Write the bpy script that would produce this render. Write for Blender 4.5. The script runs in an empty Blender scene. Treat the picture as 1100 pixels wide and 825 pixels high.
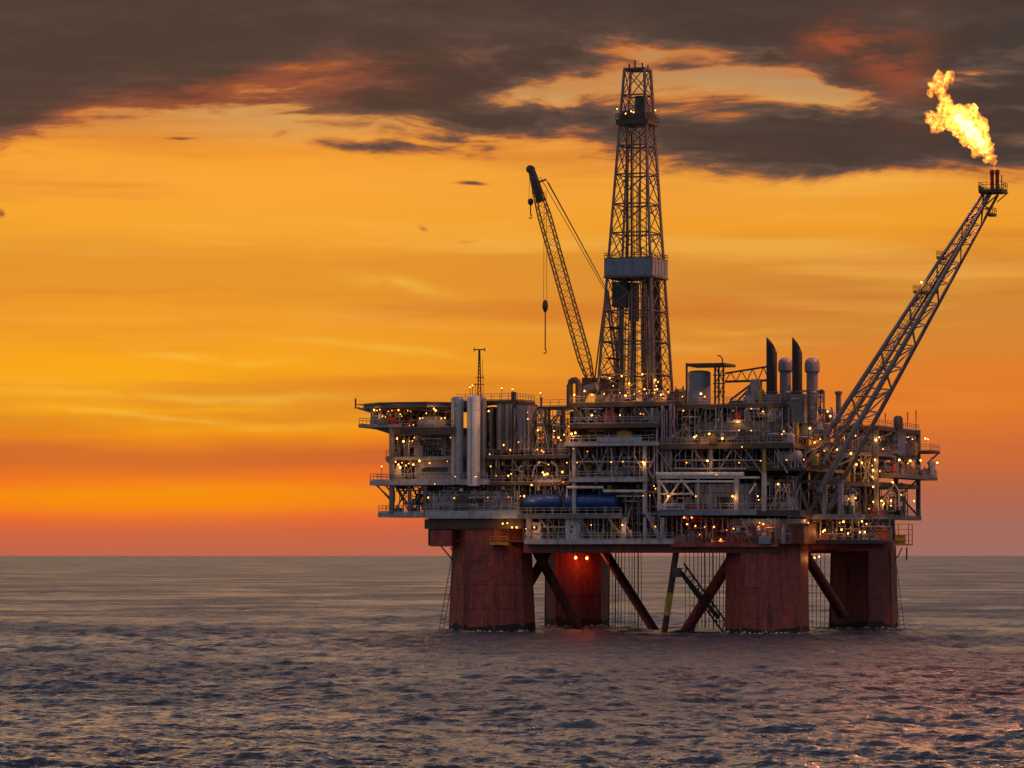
import bpy, math, random
import numpy as np
from mathutils import Vector, Matrix, noise as mnoise

random.seed(7)
R = math.radians
scene = bpy.context.scene
C = scene.collection

# ------------------------------------------------------------------ camera
F = 4000.0                     # focal length in photo pixels (1100 wide)
CAM_H = 14.7                   # metres above the sea
TURN = R(20)                   # the rig stands turned 20 degrees to the view; world axes follow the rig
HOR = 596.0                    # horizon row in the photo
CU = -(24.5 * math.cos(TURN) - 700 * math.sin(TURN))
CW = -(24.5 * math.sin(TURN) + 700 * math.cos(TURN))
cam_d = bpy.data.cameras.new('camera')
cam = bpy.data.objects.new('camera', cam_d)
C.objects.link(cam)
cam.location = (CU, CW, CAM_H)
cam.rotation_euler = (R(90), 0, TURN)
cam_d.sensor_width = 36
cam_d.lens = 36 * F / 1100
cam_d.shift_y = (HOR - 412.5) / 1100
cam_d.clip_start = 1
cam_d.clip_end = 200000
scene.camera = cam

# ------------------------------------------------------------------ world: dusk sky with cloud bank
SUN_AZ = -0.105                # radians left of the view axis
SUN_EL = R(2.0)
world = bpy.data.worlds.new('World')
scene.world = world
world.use_nodes = True
nt = world.node_tree
nt.nodes.clear()


class E:
    """a node socket with arithmetic"""
    def __init__(s, sock): s.s = sock
    def __add__(a, b): return op('ADD', a, b)
    __radd__ = __add__
    def __sub__(a, b): return op('SUBTRACT', a, b)
    def __rsub__(a, b): return op('SUBTRACT', b, a)
    def __mul__(a, b): return op('MULTIPLY', a, b)
    __rmul__ = __mul__
    def __truediv__(a, b): return op('DIVIDE', a, b)


TREE = nt


def op(kind, *args, clamp=False):
    n = TREE.nodes.new('ShaderNodeMath')
    n.operation = kind
    n.use_clamp = clamp
    for i, a in enumerate(args):
        if isinstance(a, E): TREE.links.new(a.s, n.inputs[i])
        else: n.inputs[i].default_value = a
    return E(n.outputs[0])


def smooth(v, a, b):
    n = TREE.nodes.new('ShaderNodeMapRange')
    n.interpolation_type = 'SMOOTHSTEP'
    TREE.links.new(v.s, n.inputs[0])
    n.inputs[1].default_value = a
    n.inputs[2].default_value = b
    return E(n.outputs[0])


def combine(x, y, z):
    n = TREE.nodes.new('ShaderNodeCombineXYZ')
    for i, a in enumerate((x, y, z)):
        if isinstance(a, E): TREE.links.new(a.s, n.inputs[i])
        else: n.inputs[i].default_value = a
    return E(n.outputs[0])


def fnoise(vec, scale=1.0, detail=6, rough=0.55, dist=0.0, lac=2.0):
    n = TREE.nodes.new('ShaderNodeTexNoise')
    TREE.links.new(vec.s, n.inputs['Vector'])
    n.inputs['Scale'].default_value = scale
    n.inputs['Detail'].default_value = detail
    n.inputs['Roughness'].default_value = rough
    n.inputs['Lacunarity'].default_value = lac
    n.inputs['Distortion'].default_value = dist
    return E(n.outputs[0])


def cramp(v, stops, interp='LINEAR'):
    n = TREE.nodes.new('ShaderNodeValToRGB')
    n.color_ramp.interpolation = interp
    el = n.color_ramp.elements
    while len(el) < len(stops): el.new(0.5)
    for e_, (p, c) in zip(el, stops):
        e_.position = p
        e_.color = (*c, 1)
    TREE.links.new(v.s, n.inputs[0])
    return E(n.outputs[0])


def mixc(f, a, b, mode='MIX'):
    n = TREE.nodes.new('ShaderNodeMix')
    n.data_type = 'RGBA'
    n.blend_type = mode
    for i, a_ in ((0, f), (6, a), (7, b)):
        if isinstance(a_, E): TREE.links.new(a_.s, n.inputs[i])
        elif i == 0: n.inputs[i].default_value = a_
        else: n.inputs[i].default_value = (*a_, 1)
    return E(n.outputs[2])


def lin(r, g, b):
    f = lambda c: (c / 255 / 12.92) if c / 255 <= 0.04045 else ((c / 255 + 0.055) / 1.055) ** 2.4
    return (f(r), f(g), f(b))


tc = nt.nodes.new('ShaderNodeTexCoord')
rot = nt.nodes.new('ShaderNodeVectorRotate')
rot.rotation_type = 'Z_AXIS'
rot.inputs['Angle'].default_value = -TURN
nt.links.new(tc.outputs['Generated'], rot.inputs['Vector'])
sep = nt.nodes.new('ShaderNodeSeparateXYZ')
nt.links.new(rot.outputs[0], sep.inputs[0])
dx, dy, dz = (E(o) for o in sep.outputs)
hyp = op('SQRT', dx * dx + dy * dy + 1e-6)
el = op('DIVIDE', dz, hyp)                       # tangent of the elevation
az = op('ARCTAN2', dx, dy)                       # azimuth from the view axis, radians
sx = az * 4.0                                    # thousandths of a radian-ish units: x grows to the east
sy = el * 4.0                                    # same unit upward
up = op('MAXIMUM', sy, 0.0)
# clear-sky colour against elevation, towards the sunset and away from it
def pe(y): return (HOR - y) / 1000 / 1.0
span = 0.62
t = op('DIVIDE', up, span, clamp=True)
wv = fnoise(combine(sx * 1.6, sy * 9.0, 3.0), 1.0, 4, 0.55)
t2 = op('ADD', t, (wv - 0.5) * (0.07 + 0.09 * smooth(t, 0.05, 0.3)), clamp=True)
def stops(l): return [(pe(y) / span, lin(*c)) for y, c in l]
west = cramp(t2, stops([(596, (200, 104, 78)), (572, (214, 100, 66)), (557, (240, 98, 52)), (543, (255, 126, 24)), (528, (255, 136, 20)), (515, (248, 106, 34)),
                        (498, (212, 90, 48)), (484, (208, 92, 46)), (470, (244, 128, 28)), (452, (255, 164, 18)), (428, (255, 176, 30)), (395, (255, 168, 28)), (360, (246, 160, 42)),
                        (320, (235, 151, 47)), (275, (232, 151, 50)), (235, (250, 169, 50)), (195, (255, 172, 58)), (160, (253, 164, 52)), (115, (214, 158, 92)), (40, (184, 142, 100))]))
east = cramp(t2, stops([(596, (166, 114, 104)), (560, (174, 111, 92)), (520, (190, 107, 76)), (482, (214, 111, 58)),
                        (445, (234, 125, 44)), (410, (232, 131, 46)), (370, (222, 137, 52)), (320, (214, 140, 56)), (285, (224, 147, 52)), (248, (248, 164, 46)), (205, (245, 164, 60)), (150, (232, 160, 74)), (110, (206, 156, 98)), (40, (180, 142, 104))]))
clear = mixc(smooth(sx + (wv - 0.5) * 0.25, -0.3, 0.4), west, east)
# sunset glow left of the rig
g = op('EXPONENT', ((sx + 0.42) * (sx + 0.42) / -0.10) + ((sy - 0.17) * (sy - 0.17) / -0.012))
clear = mixc(g * 0.25, clear, lin(255, 184, 34))
g = op('EXPONENT', ((sx + 0.36) * (sx + 0.36) / -0.05) + ((sy - 0.062) * (sy - 0.062) / -0.0005))
clear = mixc(g * 0.6, clear, lin(255, 156, 14))
# thin bright streaks
stv = combine(sx * 2.2 + sy * 2.0, sy * 26.0, 1.3)
st = fnoise(stv, 1.0, 4, 0.5)
clear = mixc(smooth(st, 0.50, 0.72) * smooth(up, 0.12, 0.24) * (1.0 - smooth(up, 0.45, 0.6)) * 0.5, clear, lin(255, 190, 84))
st2 = fnoise(combine(sx * 1.6, sy * 22.0, 8.3), 1.0, 4, 0.55)
clear = mixc(smooth(st2, 0.48, 0.72) * smooth(up, 0.05, 0.14) * 0.50, clear, lin(206, 108, 44))

# cloud bank: noise stretched along the horizon plus where it is thick
wx = fnoise(combine(sx * 2.6, sy * 6.0, 0.0), 1.0, 3, 0.5)
wy = fnoise(combine(sx * 2.6, sy * 6.0, 5.0), 1.0, 3, 0.5)
ux = sx + (wx - 0.5) * 0.22
uy = sy + (wy - 0.5) * 0.075
nz = fnoise(combine(ux * 3.0, uy * 15.0, 2.0), 1.0, 6, 0.6)
nf = fnoise(combine(ux * 11.0, uy * 42.0, 4.0), 1.0, 4, 0.6)


def blob(px, py, rx, ry, amp, slope=0.0):
    """soft bank of cloud in sky angles (photo pixels / 1000 from the axis and the horizon)"""
    cx, cy = (px - 550) / 1000, (HOR - py) / 1000
    a = ux - cx
    b = uy - cy - a * slope
    return op('EXPONENT', a * a / -(rx / 1000) ** 2 + b * b / -(ry / 1000) ** 2) * amp


for q in ((215, 378, 85, 4.5, .75, -.05), (410, 370, 120, 5, .5, -.13), (425, 298, 62, 7, .55, -.12), (230, 427, 190, 7, .5, .02), (200, 455, 170, 4, .5, -.02), (790, 352, 60, 4, .3, 0)):
    clear = mixc(blob(*q) * smooth(nf, 0.3, 0.6), clear, lin(255, 198, 72))
# the roof of cloud: lower on the left
edge = uy - (0.462 - 0.085 * op('EXPONENT', (ux + 0.66) * (ux + 0.66) / -0.022))
dens = smooth(edge, -0.04, 0.05) * 0.80
for bl in ((-20, 130, 120, 46, .55, 0.0), (60, 50, 300, 70, .55, 0.05), (330, 20, 300, 36, .45, .04), (760, 14, 460, 30, .45, 0),
           (250, 112, 190, 30, -.28, .10), (430, 96, 110, 22, -.16, .06), (575, 98, 70, 15, -.62, .06), (690, 80, 90, 18, -.34, .05), (780, 86, 80, 16, -.34, -.04), (870, 104, 60, 17, -.5, -.10), (1010, 96, 60, 10, -.22, .1), (1080, 76, 50, 8, -.3, .1),
           (570, 146, 200, 30, .5, .02), (420, 171, 100, 8, .5, 0.01), (800, 164, 180, 34, .62, -.05), (960, 174, 190, 30, .66, -.03), (1110, 150, 130, 46, .45, 0), (960, 48, 110, 30, .25, .1),
           (214, 164, 36, 3.6, .6, 0.04), (507, 203, 24, 3.0, .55, 0), (446, 247, 11, 4, .45, -.4), (498, 260, 24, 3, .32, 0), (390, 127, 30, 8, .3, 0), (313, 160, 18, 5, .35, 0), (2, 230, 9, 7, .5, 0)):
    dens = dens + blob(*bl)
dens = dens + ((nz - 0.5) * 2.1 + (nf - 0.5) * 0.85) * (0.3 + 0.7 * smooth(up, 0.36, 0.44))
cov = smooth(dens, 0.18, 0.58)
thick = smooth(op('MINIMUM', dens, 0.85) + (nz - 0.5) * 0.55 + (nf - 0.5) * 0.4, 0.26, 0.95)
ccol = cramp(thick, [(0, lin(216, 128, 56)), (0.2, lin(166, 96, 60)), (0.42, lin(108, 80, 68)), (0.72, lin(82, 69, 64)), (1, lin(60, 53, 53))])
# lit russet undersides on the left bank and around the flare smoke
russet = op('MINIMUM', blob(250, 100, 190, 40, 1.0, .12) + blob(900, 46, 60, 22, .9, 0) + blob(975, 60, 30, 46, .8, 0), 1.0)
ccol = mixc(russet * (1.0 - smooth(dens, 0.6, 1.1)) * 0.55, ccol, lin(172, 76, 42))
sky_front = mixc(cov, clear, ccol)
smoke = op('MINIMUM', (blob(900, 44, 46, 20, 1.0, 0) + blob(955, 62, 60, 46, .55, -.3) + blob(985, 70, 40, 60, .5, 0)) * smooth(nf, 0.34, 0.66), 1.0)
sky_front = mixc(smoke * 0.8, sky_front, lin(168, 80, 50))
# above the picture and round behind: the cloud roof thins to blue-grey dusk
high = cramp(op('DIVIDE', op('ARCTAN2', dz, hyp), 1.5708, clamp=True),
             [(0.0, (0.34, 0.29, 0.31)), (0.10, (0.34, 0.30, 0.33)), (0.25, (0.29, 0.285, 0.34)), (0.6, (0.26, 0.29, 0.37)), (1.0, (0.26, 0.30, 0.39))])
hn = fnoise(E(rot.outputs[0]), 3.0, 4, 0.55)
high = mixc(smooth(hn, 0.42, 0.68) * 0.55, high, (0.42, 0.40, 0.43))
behind = smooth(op('ABSOLUTE', az), 0.55, 1.5)
w_high = op('MAXIMUM', smooth(el, 0.15, 0.24), behind)
sky = mixc(w_high, sky_front, high)
nish = nt.nodes.new('ShaderNodeTexSky')
nish.sky_type = 'NISHITA'
nish.sun_disc = False
nish.sun_elevation = SUN_EL
nish.sun_rotation = -TURN + SUN_AZ
nish.air_density = 1.5
nish.dust_density = 3.0
bg1 = nt.nodes.new('ShaderNodeBackground')
nt.links.new(sky.s, bg1.inputs[0])
bg1.inputs[1].default_value = 0.90
bg2 = nt.nodes.new('ShaderNodeBackground')
nt.links.new(nish.outputs[0], bg2.inputs[0])
bg2.inputs[1].default_value = 0.003
add = nt.nodes.new('ShaderNodeAddShader')
nt.links.new(bg1.outputs[0], add.inputs[0])
nt.links.new(bg2.outputs[0], add.inputs[1])
world.cycles.sampling_method = 'MANUAL'
world.cycles.sample_map_resolution = 512
wo = nt.nodes.new('ShaderNodeOutputWorld')
nt.links.new(add.outputs[0], wo.inputs[0])

# ------------------------------------------------------------------ sun, low behind the rig on the left
sd = bpy.data.lights.new('sun', 'SUN')
sd.energy = 0.25
sd.angle = R(40)
sd.color = (1.0, 0.55, 0.22)
sun = bpy.data.objects.new('sun', sd)
C.objects.link(sun)
sa = -TURN + SUN_AZ            # clockwise from +Y
sv = Vector((math.sin(sa) * math.cos(SUN_EL), math.cos(sa) * math.cos(SUN_EL), math.sin(SUN_EL)))
sun.rotation_euler = sv.to_track_quat('Z', 'Y').to_euler()
sun.location = (-200, 300, 80)

scene.view_settings.view_transform = 'Standard'
scene.view_settings.look = 'None'
scene.view_settings.exposure = 0.0
scene.view_settings.gamma = 1.0
scene.view_settings.use_curve_mapping = False
scene.cycles.use_denoising = True
scene.cycles.use_light_tree = True
scene.cycles.max_bounces = 6
scene.cycles.diffuse_bounces = 3
scene.cycles.glossy_bounces = 3
scene.cycles.volume_bounces = 0
scene.cycles.sample_clamp_indirect = 4.0
scene.cycles.volume_step_rate = 1.0

# ------------------------------------------------------------------ photo pixel -> rig coordinates
ct, stn = math.cos(TURN), math.sin(TURN)


def U(x, w):
    """u where the sight line of column x crosses the plane at depth w behind the deck's front edge"""
    k = (x - 550) / F
    # view-space: X = 24.5 + u*ct + w*st ; Y = 700 - u*st + w*ct
    return (k * (700 + w * ct) - 24.5 - w * stn) / (ct + k * stn)


def Dist(u, w): return 700 - u * stn + w * ct
def Z(y, u, w): return CAM_H + (HOR - y) * Dist(u, w) / F
def P(x, y, w):
    u = U(x, w)
    return Vector((u, w, Z(y, u, w)))


# ------------------------------------------------------------------ materials
M = {}


def mat(name, col, rough=0.55, metal=0.0, var=0.35, dirt=None, dirt_amt=0.35, scale=0.35, bump=0.02, streak=True, runs=0.0):
    global TREE
    m = bpy.data.materials.new(name)
    m.use_nodes = True
    TREE = m.node_tree
    b = TREE.nodes['Principled BSDF']
    tcn = TREE.nodes.new('ShaderNodeTexCoord')
    mp = TREE.nodes.new('ShaderNodeMapping')
    mp.inputs['Scale'].default_value = (scale, scale, scale * (0.10 if streak else 1))
    TREE.links.new(tcn.outputs['Object'], mp.inputs[0])
    v = E(mp.outputs[0])
    n1 = fnoise(v, 4.5, 6, 0.62, 0.2)
    n2 = fnoise(E(tcn.outputs['Object']), 0.9, 6, 0.65, 0.5)
    c0 = tuple(max(0, c * (1 - var)) for c in col)
    c1 = tuple(min(1, c * (1 + var * 0.7)) for c in col)
    cc = cramp(n2, [(0.3, c0), (0.7, c1)])
    d = dirt or (0.05, 0.028, 0.016)
    cc = mixc(smooth(n1, 0.50, 0.72) * dirt_amt, cc, d)
    if runs:                                       # long rust and salt runs down the plating
        mr = TREE.nodes.new('ShaderNodeMapping')
        mr.inputs['Scale'].default_value = (1.3, 1.3, 0.045)
        TREE.links.new(tcn.outputs['Object'], mr.inputs[0])
        r1 = fnoise(E(mr.outputs[0]), 1.0, 5, 0.7)
        cc = mixc(smooth(r1, 0.54, 0.68) * runs, cc, (0.035, 0.012, 0.008))
        cc = mixc((1.0 - smooth(r1, 0.30, 0.42)) * runs * 0.6, cc, (0.34, 0.15, 0.10))
    TREE.links.new(cc.s, b.inputs['Base Color'])
    b.inputs['Metallic'].default_value = metal
    rr = op('ADD', (n2 - 0.5) * 0.3, rough, clamp=True)
    TREE.links.new(rr.s, b.inputs['Roughness'])
    bp = TREE.nodes.new('ShaderNodeBump')
    bp.inputs['Strength'].default_value = 0.35
    bp.inputs['Distance'].default_value = bump
    TREE.links.new(n1.s, bp.inputs['Height'])
    TREE.links.new(bp.outputs[0], b.inputs['Normal'])
    M[name] = m
    return m


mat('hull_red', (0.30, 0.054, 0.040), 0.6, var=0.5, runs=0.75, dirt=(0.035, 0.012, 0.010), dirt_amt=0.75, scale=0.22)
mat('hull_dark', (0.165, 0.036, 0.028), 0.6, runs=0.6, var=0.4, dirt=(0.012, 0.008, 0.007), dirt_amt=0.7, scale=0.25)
mat('hull_white', (0.42, 0.36, 0.32), 0.6, dirt=(0.14, 0.05, 0.03), dirt_amt=0.6)
mat('steel_grey', (0.15, 0.15, 0.165), 0.5, dirt_amt=0.4)
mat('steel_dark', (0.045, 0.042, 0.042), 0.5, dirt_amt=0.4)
mat('steel_brown', (0.085, 0.058, 0.042), 0.6, dirt_amt=0.5)
mat('pale_paint', (0.37, 0.37, 0.40), 0.5, dirt=(0.15, 0.075, 0.04), dirt_amt=0.62)
mat('white_paint', (0.66, 0.65, 0.65), 0.45, var=0.15, dirt=(0.20, 0.11, 0.07), dirt_amt=0.5)
mat('lilac_paint', (0.27, 0.25, 0.28), 0.5, dirt=(0.12, 0.06, 0.035), dirt_amt=0.55)
mat('deck_plate', (0.10, 0.10, 0.11), 0.6)
mat('blue_paint', (0.015, 0.060, 0.24), 0.35, var=0.25, dirt=(0.02, 0.025, 0.05), dirt_amt=0.4)
mat('blue_grey', (0.16, 0.21, 0.28), 0.5, dirt_amt=0.35)
mat('soot_and_shade', (0.018, 0.014, 0.013), 0.7, dirt=(0.06, 0.03, 0.02), dirt_amt=0.3)  # soot on the flues; on inner sheets the black stands for shade
mat('yellow_paint', (0.42, 0.27, 0.03), 0.5, dirt=(0.06, 0.05, 0.03), dirt_amt=0.6)
mat('red_paint', (0.34, 0.03, 0.02), 0.5, dirt_amt=0.4)
mat('crane_paint', (0.10, 0.045, 0.018), 0.55, dirt_amt=0.4)
mat('boom_grey', (0.17, 0.16, 0.16), 0.5, dirt=(0.07, 0.035, 0.02), dirt_amt=0.5)
mat('derrick_steel', (0.115, 0.108, 0.105), 0.5, dirt=(0.05, 0.03, 0.02), dirt_amt=0.5)
mat('glass_dark', (0.012, 0.013, 0.016), 0.15, var=0.1, dirt_amt=0.0)
mat('weed', (0.020, 0.021, 0.012), 0.8, dirt=(0.01, 0.012, 0.008), dirt_amt=0.6)


def emis(name, col, s):
    m = bpy.data.materials.new(name)
    m.use_nodes = True
    b = m.node_tree.nodes['Principled BSDF']
    b.inputs['Base Color'].default_value = (0.8, 0.7, 0.5, 1)
    b.inputs['Emission Color'].default_value = (*col, 1)
    b.inputs['Emission Strength'].default_value = s
    M[name] = m


emis('lamp_amber', (1.0, 0.24, 0.02), 8)
emis('lamp_warm', (1.0, 0.34, 0.05), 8)
emis('lamp_red', (1.0, 0.12, 0.015), 22)


# ------------------------------------------------------------------ mesh helpers
class MB:
    def __init__(s): s.v, s.f, s.m = [], [], []
    def add(s, vs, fs, mi=0):
        o = len(s.v)
        s.v.extend(Vector(v) for v in vs)
        s.f.extend([tuple(i + o for i in f) for f in fs])
        s.m.extend([mi] * len(fs))
        return s
    def box(s, x0, x1, y0, y1, z0, z1, mi=0):
        vs = [(x, y, z) for z in (z0, z1) for x, y in ((x0, y0), (x1, y0), (x1, y1), (x0, y1))]
        return s.add(vs, [(3, 2, 1, 0), (4, 5, 6, 7), (0, 1, 5, 4), (1, 2, 6, 5), (2, 3, 7, 6), (3, 0, 4, 7)], mi)
    def bar(s, p, q, r, n=6, r2=None, mi=0):
        p, q = Vector(p), Vector(q)
        d = (q - p)
        if d.length < 1e-6: return s
        d.normalize()
        a = d.orthogonal() if abs(d.z) < 0.95 else d.cross(Vector((1, 0, 0)))
        if abs(d.z) < 0.95: a = d.cross(Vector((0, 0, 1)))
        a.normalize()
        b = d.cross(a)
        r2 = r if r2 is None else r2
        off = math.pi / n
        vs = []
        for c_, rr in ((p, r), (q, r2)):
            for i in range(n):
                th = 2 * math.pi * i / n + off
                vs.append(c_ + a * (rr * math.cos(th)) + b * (rr * math.sin(th)))
        fs = [(i, (i + 1) % n, n + (i + 1) % n, n + i) for i in range(n)]
        fs += [tuple(range(n - 1, -1, -1)), tuple(range(n, 2 * n))]
        return s.add(vs, fs, mi)
    def path(s, pts, r, n=6, mi=0):
        """a tube along a polyline, one continuous skin"""
        pts = [Vector(p) for p in pts]
        vs, k = [], len(pts)
        ref = Vector((0.13, 0.31, 0.94))
        for i, p in enumerate(pts):
            d = (pts[min(i + 1, k - 1)] - pts[max(i - 1, 0)]).normalized()
            a = d.cross(ref)
            if a.length < 0.1: a = d.cross(Vector((1, 0, 0)))
            a.normalize()
            b = d.cross(a)
            for j in range(n):
                th = 2 * math.pi * j / n
                vs.append(p + a * r * math.cos(th) + b * r * math.sin(th))
        fs = [(i * n + j, i * n + (j + 1) % n, (i + 1) * n + (j + 1) % n, (i + 1) * n + j) for i in range(k - 1) for j in range(n)]
        fs += [tuple(range(n - 1, -1, -1)), tuple(range((k - 1) * n, k * n))]
        return s.add(vs, fs, mi)
    def lathe(s, c, prof, n=20, axis='z', mi=0):
        """profile [(radius, along)] turned about an axis through c"""
        c = Vector(c)
        vs = []
        for r, h in prof:
            for i in range(n):
                th = 2 * math.pi * i / n
                p, q = r * math.cos(th), r * math.sin(th)
                vs.append(c + (Vector((p, q, h)) if axis == 'z' else Vector((h, p, q)) if axis == 'x' else Vector((q, h, p))))
        k = len(prof)
        fs = [(i * n + j, i * n + (j + 1) % n, (i + 1) * n + (j + 1) % n, (i + 1) * n + j) for i in range(k - 1) for j in range(n)]
        fs += [tuple(range(n - 1, -1, -1)), tuple(range((k - 1) * n, k * n))]
        return s.add(vs, fs, mi)
    def prism(s, poly, w0, w1, mi=0):
        """polygon in the u-z plane pulled from w0 to w1"""
        n = len(poly)
        vs = [(u, w0, z) for u, z in poly] + [(u, w1, z) for u, z in poly]
        fs = [tuple(range(n)), tuple(range(2 * n - 1, n - 1, -1))] + [(i, n + i, n + (i + 1) % n, (i + 1) % n) for i in range(n)]
        return s.add(vs, fs, mi)
    def build(s, name, material, parent=None, smooth_=False):
        mats = material if isinstance(material, (list, tuple)) else [material]
        org = ORG.get(parent, Vector((0, 0, 0))) if parent else Vector((0, 0, 0))
        me = bpy.data.meshes.new(name)
        me.from_pydata([v - org for v in s.v], [], s.f)
        for k in mats: me.materials.append(M[k])
        me.polygons.foreach_set('material_index', s.m)
        if smooth_:
            me.polygons.foreach_set('use_smooth', [True] * len(me.polygons))
        me.update()
        if smooth_:
            me.set_sharp_from_angle(angle=R(40))
        o = bpy.data.objects.new(name, me)
        C.objects.link(o)
        if parent:
            o.parent = parent
            ORG[o] = org
        return o


ORG = {}


def thing(name, label, cat, loc, group=None):
    o = bpy.data.objects.new(name, None)
    C.objects.link(o)
    o.empty_display_size = 0.5
    o.location = loc
    ORG[o] = Vector(loc)
    o['label'], o['category'] = label, cat
    if group: o['group'] = group
    return o


def single(mb, name, material, label, cat, group=None, smooth_=False):
    """a thing that is one mesh, origin at its base"""
    vs = mb.v
    c = Vector((sum(v.x for v in vs) / len(vs), sum(v.y for v in vs) / len(vs), min(v.z for v in vs)))
    for v in vs: v -= c
    o = mb.build(name, material, None, smooth_)
    o.location = c
    o['label'], o['category'] = label, cat
    if group: o['group'] = group
    return o


def B(x0, x1, y0, y1, w0, w1):
    """photo rectangle on the plane w0, given depth: (u0,u1,w0,w1,z0,z1)"""
    u0, u1 = U(x0, w0), U(x1, w0)
    um = (u0 + u1) / 2
    return (u0, u1, w0, w1, Z(y1, um, w0), Z(y0, um, w0))


def rail_mesh(pts, h=1.2, r=0.06, step=1.6):
    mb = MB()
    for a, b in zip(pts[:-1], pts[1:]):
        a, b = Vector(a), Vector(b)
        n = max(1, int((b - a).length / step))
        for k in range(3):
            dz_ = Vector((0, 0, h * (1.0, 0.62, 0.1)[k]))
            mb.bar(a + dz_, b + dz_, r if k < 2 else r * 1.3, 4)
        for i in range(n + 1):
            p = a.lerp(b, i / n)
            mb.bar(p, p + Vector((0, 0, h)), r, 4)
    return mb


def railing(parent, pts, m='steel_brown', h=1.25):
    m = {'steel_brown': 'lilac_paint', 'steel_grey': 'pale_paint'}.get(m, m)
    o = rail_mesh(pts, h).build('railing', m, parent)
    return o


def box_part(parent, name, m, x0, x1, y0, y1, w0, w1):
    return MB().box(*B(x0, x1, y0, y1, w0, w1)).build(name, m, parent)


def beam(parent, name, m, p, q, r, n=4):
    return MB().bar(P(*p), P(*q), r, n).build(name, m, parent)


# ================================================================== SEA
def build_sea():
    global TREE
    rng = np.random.default_rng(3)
    k_ = CAM_H * F
    inv = np.arange(1 / 232.0, 1 / 60000.0, -0.32 / k_)
    rr = np.concatenate([np.linspace(12, 229, 60), 1 / inv, [60000.0]])
    fine = np.arange(-0.165, 0.1651, 1.6 / F)
    coarse = np.linspace(0.175, 2 * math.pi - 0.175, 90)
    th = np.concatenate([fine, coarse])                  # clockwise from the view axis
    nr, na = len(rr), len(th)
    Rg, Tg = np.meshgrid(rr, th, indexing='ij')
    # azimuth from +Y clockwise in world = th - TURN
    a = Tg - TURN
    X = CU + Rg * np.sin(a)
    Y = CW + Rg * np.cos(a)
    dr = np.gradient(rr)[:, None]
    da = np.where(np.abs(Tg) < 0.17, Rg * 1.6 / F, Rg * 0.07)
    cell = np.maximum(dr, da)
    VAR = np.zeros_like(X)
    H = np.zeros_like(X); DX = np.zeros_like(X); DY = np.zeros_like(X)
    # wind sea running obliquely towards the camera
    wind = -TURN + math.pi + 0.2
    NW = 160
    lam = np.exp(np.linspace(math.log(0.6), math.log(36), NW)) * rng.uniform(0.93, 1.07, NW)
    for L in lam:
        d = wind + rng.normal(0, 0.65)
        kx, ky = math.sin(d) * 2 * math.pi / L, math.cos(d) * 2 * math.pi / L
        s_ = 0.036 * (1.0 if L < 4 else (4 / L) ** 0.85) * rng.uniform(0.5, 1.5)
        amp = s_ * L / (2 * math.pi)
        att = np.clip(L / (1.2 * cell) - 0.5, 0.2, 1)
        VAR += (1 - att ** 2) * s_ * s_ / 2
        ph = kx * X + ky * Y + rng.uniform(0, 6.283)
        # gusts: slow modulation so that the wave field is patchy
        H += att * amp * np.cos(ph)
        sn = np.sin(ph) * att * amp * 0.9
        DX -= math.sin(d) * sn
        DY -= math.cos(d) * sn
    gx = np.sin(X * 0.021 + 1.3 + 1.4 * np.sin(Y * 0.013)) * np.sin(Y * 0.017 + 0.4 + 1.2 * np.sin(X * 0.011))
    gust = 1.0 + 0.28 * gx
    H *= gust; DX *= gust; DY *= gust
    vs = np.stack([X + DX, Y + DY, H], -1).reshape(-1, 3).astype(np.float32)
    i = np.arange(nr - 1)[:, None] * na
    j = np.arange(na)[None, :]
    j2 = (j + 1) % na
    q = np.stack([i + j, i + na + j, i + na + j2, i + j2], -1).reshape(-1, 4)
    me = bpy.data.meshes.new('sea')
    me.vertices.add(len(vs)); me.vertices.foreach_set('co', vs.ravel())
    me.loops.add(q.size); me.loops.foreach_set('vertex_index', q.ravel().astype(np.int32))
    me.polygons.add(len(q))
    me.polygons.foreach_set('loop_start', np.arange(0, q.size, 4, dtype=np.int32))
    me.polygons.foreach_set('loop_total', np.full(len(q), 4, dtype=np.int32))
    me.update(calc_edges=True)
    me.validate()
    me.polygons.foreach_set('use_smooth', np.ones(len(me.polygons), dtype=bool))
    if me.polygons[0].normal.z < 0: me.flip_normals()
    fo_ = np.full(X.shape, 99.0)
    for cx_, cw_, r_ in ((U(529, 8), 8, 7.7), (U(824.5, 8), 8, 7.3), (U(620, 58), 58, 6.1), (U(928, 58), 58, 6.4)):
        fo_ = np.minimum(fo_, np.hypot(X - cx_, Y - cw_) - r_)
    ft_ = me.attributes.new('leg_distance', 'FLOAT', 'POINT')
    ft_.data.foreach_set('value', fo_.reshape(-1).astype(np.float32))
    at_ = me.attributes.new('unresolved', 'FLOAT', 'POINT')      # slope of the ripples finer than the mesh
    at_.data.foreach_set('value', np.sqrt(VAR).reshape(-1).astype(np.float32))
    o = bpy.data.objects.new('sea', me)
    C.objects.link(o)
    o['kind'] = 'structure'
    o['label'] = 'choppy dark blue-grey sea under the platform'
    m = bpy.data.materials.new('sea_water')
    m.use_nodes = True
    TREE = m.node_tree
    b = TREE.nodes['Principled BSDF']
    b.inputs['Base Color'].default_value = (0.038, 0.046, 0.076, 1)
    b.inputs['Roughness'].default_value = 0.27
    b.inputs['IOR'].default_value = 1.333
    b.inputs['Specular IOR Level'].default_value = 0.28
    b.inputs['Specular Tint'].default_value = (0.62, 0.62, 1.0, 1)
    tcn = TREE.nodes.new('ShaderNodeTexCoord')
    vr = TREE.nodes.new('ShaderNodeVectorRotate')
    vr.rotation_type = 'Z_AXIS'
    vr.inputs['Angle'].default_value = -TURN - 0.12          # along the wind
    TREE.links.new(tcn.outputs['Object'], vr.inputs['Vector'])
    v = E(vr.outputs[0])
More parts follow.
